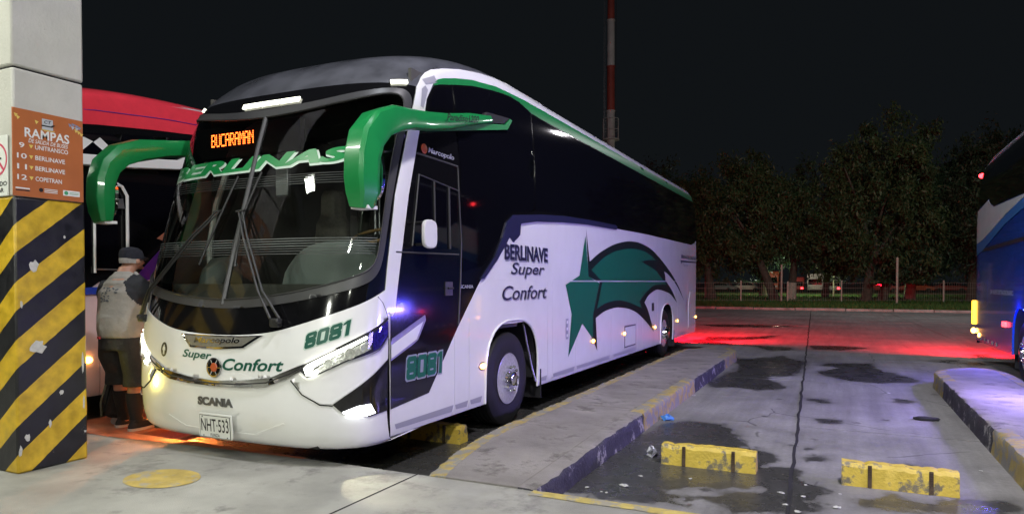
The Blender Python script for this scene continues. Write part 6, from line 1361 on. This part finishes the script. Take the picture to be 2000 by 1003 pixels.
# second person behind the column, white shirt, hand held out with a ticket
p2 = empty('person', (-7.02, 4.02, pz), 'person in white shirt behind the striped column holding out a paper', 'person', None, rad(-70))
b = MB(); leg(b, 1, 0); leg(b, -1, .03)
b.loft([ell((0, .0, .86), .16, .12), ell((0, .0, 1.0), .16, .12), ell((0, .0, 1.2), .17, .12), ell((0, .0, 1.38), .19, .12), ell((0, .0, 1.47), .13, .09), ell((0, .01, 1.52), .06, .06), ell((0, .02, 1.58), .055, .06)])
b.loft([ell((0, .03, 1.55), .05, .05), ell((0, .05, 1.60), .068, .085), ell((0, .05, 1.65), .075, .098), ell((0, .04, 1.70), .076, .098), ell((0, .03, 1.75), .06, .08), ell((0, .03, 1.775), .02, .03)]); b.ball((0, .15, 1.645), (.014, .02, .02), 8, 6)
for s in (-1, 1): b.ball((s * .08, .03, 1.65), (.012, .022, .03), 8, 6)
arm(b, (.19, .0, 1.40), (.24, .05, 1.15), (.16, .33, 1.17), .05); arm(b, (-.19, .0, 1.40), (-.24, .0, 1.12), (-.20, .10, .90), .05); hand(b, (.16, .34, 1.17), (-.1, 1, .15), 1); hand(b, (-.20, .10, .90), (0, .3, -1), -1)
remesh(b, 'body', M['skin'], p2, .012, 3)
b = MB(); b.loft([ell((0, 0, .90), .19, .145), ell((0, 0, 1.1), .185, .14), ell((0, 0, 1.3), .20, .14), ell((0, 0, 1.42), .19, .125), ell((0, 0, 1.50), .08, .08)]); b.tube([(.15, 0, 1.42), (.21, .02, 1.33), (.245, .05, 1.15), (.21, .18, 1.16)], [.07, .075, .065, .06], 12); b.tube([(-.15, 0, 1.42), (-.21, 0, 1.33), (-.245, 0, 1.15)], [.07, .075, .065], 12)
remesh(b, 'shirt', M['white2'], p2, .013, 3)
b = MB(); b.loft([ell((0, 0, .84), .18, .14), ell((0, 0, .95), .18, .14)])
for s in (1, -1): b.loft([ell((s * .10, 0, .9), .10, .13), ell((s * .115, .02, .5), .085, .09), ell((s * .115, .02, .10), .075, .08)])
remesh(b, 'trousers', M['shorts'], p2, .014, 3)
for s, yf in ((1, 0), (-1, .03)):
    q = MB(); q.loft([ell((s * .12, .04 + yf, 0), .05, .14), ell((s * .12, .04 + yf, .04), .05, .135), ell((s * .12, .0 + yf, .09), .042, .08)]); q.obj('shoe', M['shoe'], p2)
b = MB(); b.loft([ell((0, .04, 1.70), .083, .104), ell((0, .035, 1.75), .068, .088), ell((0, .03, 1.785), .03, .04)]); b.obj('hair', M['sock'], p2)
q = MB(); q.box((-6.76, 4.16, 1.37), (.10, .004, .16), Matrix.Rotation(rad(20), 3, 'Z') @ Matrix.Rotation(rad(35), 3, 'X')); tag(q.obj('paper_slip', M['white2']), 'white paper slip held in the hand beside the man in grey', 'paper')
# luggage
M['bag'] = mat('black_nylon', (.014, .014, .015), .75, noise=.4, nscale=25, bump=.5, bscale=30); M['bagtrim'] = mat('grey_green_webbing', (.16, .17, .13), .7)
sc = empty('suitcase', (-6.86, 4.70, pz), 'black soft suitcase leaning behind the man, with pale strap', 'suitcase', None, rad(-42)); sc.rotation_euler = (rad(-14), 0, rad(-42))
q = MB(); q.box((0, 0, .36), (.40, .24, .60)); q.obj('case_body', M['bag'], sc, bevel=.06)
q = MB(); q.box((0, -.13, .30), (.32, .06, .40)); q.obj('front_pocket', M['bag'], sc, bevel=.03)
q = MB(); q.tube([(.10, -.125, .64), (.12, -.17, .45), (.15, -.17, .20), (.16, -.13, .07)], .010, 6); q.obj('strap', M['bagtrim'], sc)
q = MB(); q.tube([(-.12, .05, .66), (-.12, .05, .74), (.12, .05, .74), (.12, .05, .66)], .012, 6); q.obj('handle', M['dark'], sc)
for s in (-.15, .15): q = MB(); q.lathe([(-.015, 0), (-.015, .04), (.015, .04), (.015, 0)], (s, 0, .04), 'x', 14); q.obj('caster', M['steel'], sc)
bg = empty('duffel_bag', (-7.0, 5.45, pz), 'black duffel bag on the orange floor between man and bus', 'bag', None, rad(-20))
q = MB(); q.lathe([(-.34, 0), (-.34, .16), (-.28, .20), (0, .21), (.28, .20), (.34, .16), (.34, 0)], (0, 0, .20), 'x', 18); q.obj('bag_body', M['bag'], bg, angle=50)
q = MB(); q.tube([(-.15, -.19, .2), (-.12, -.2, .40), (0, -.12, .50), (.12, -.2, .40), (.15, -.19, .2)], .012, 6); q.obj('handle', M['bagtrim'], bg)
# hide nothing: done
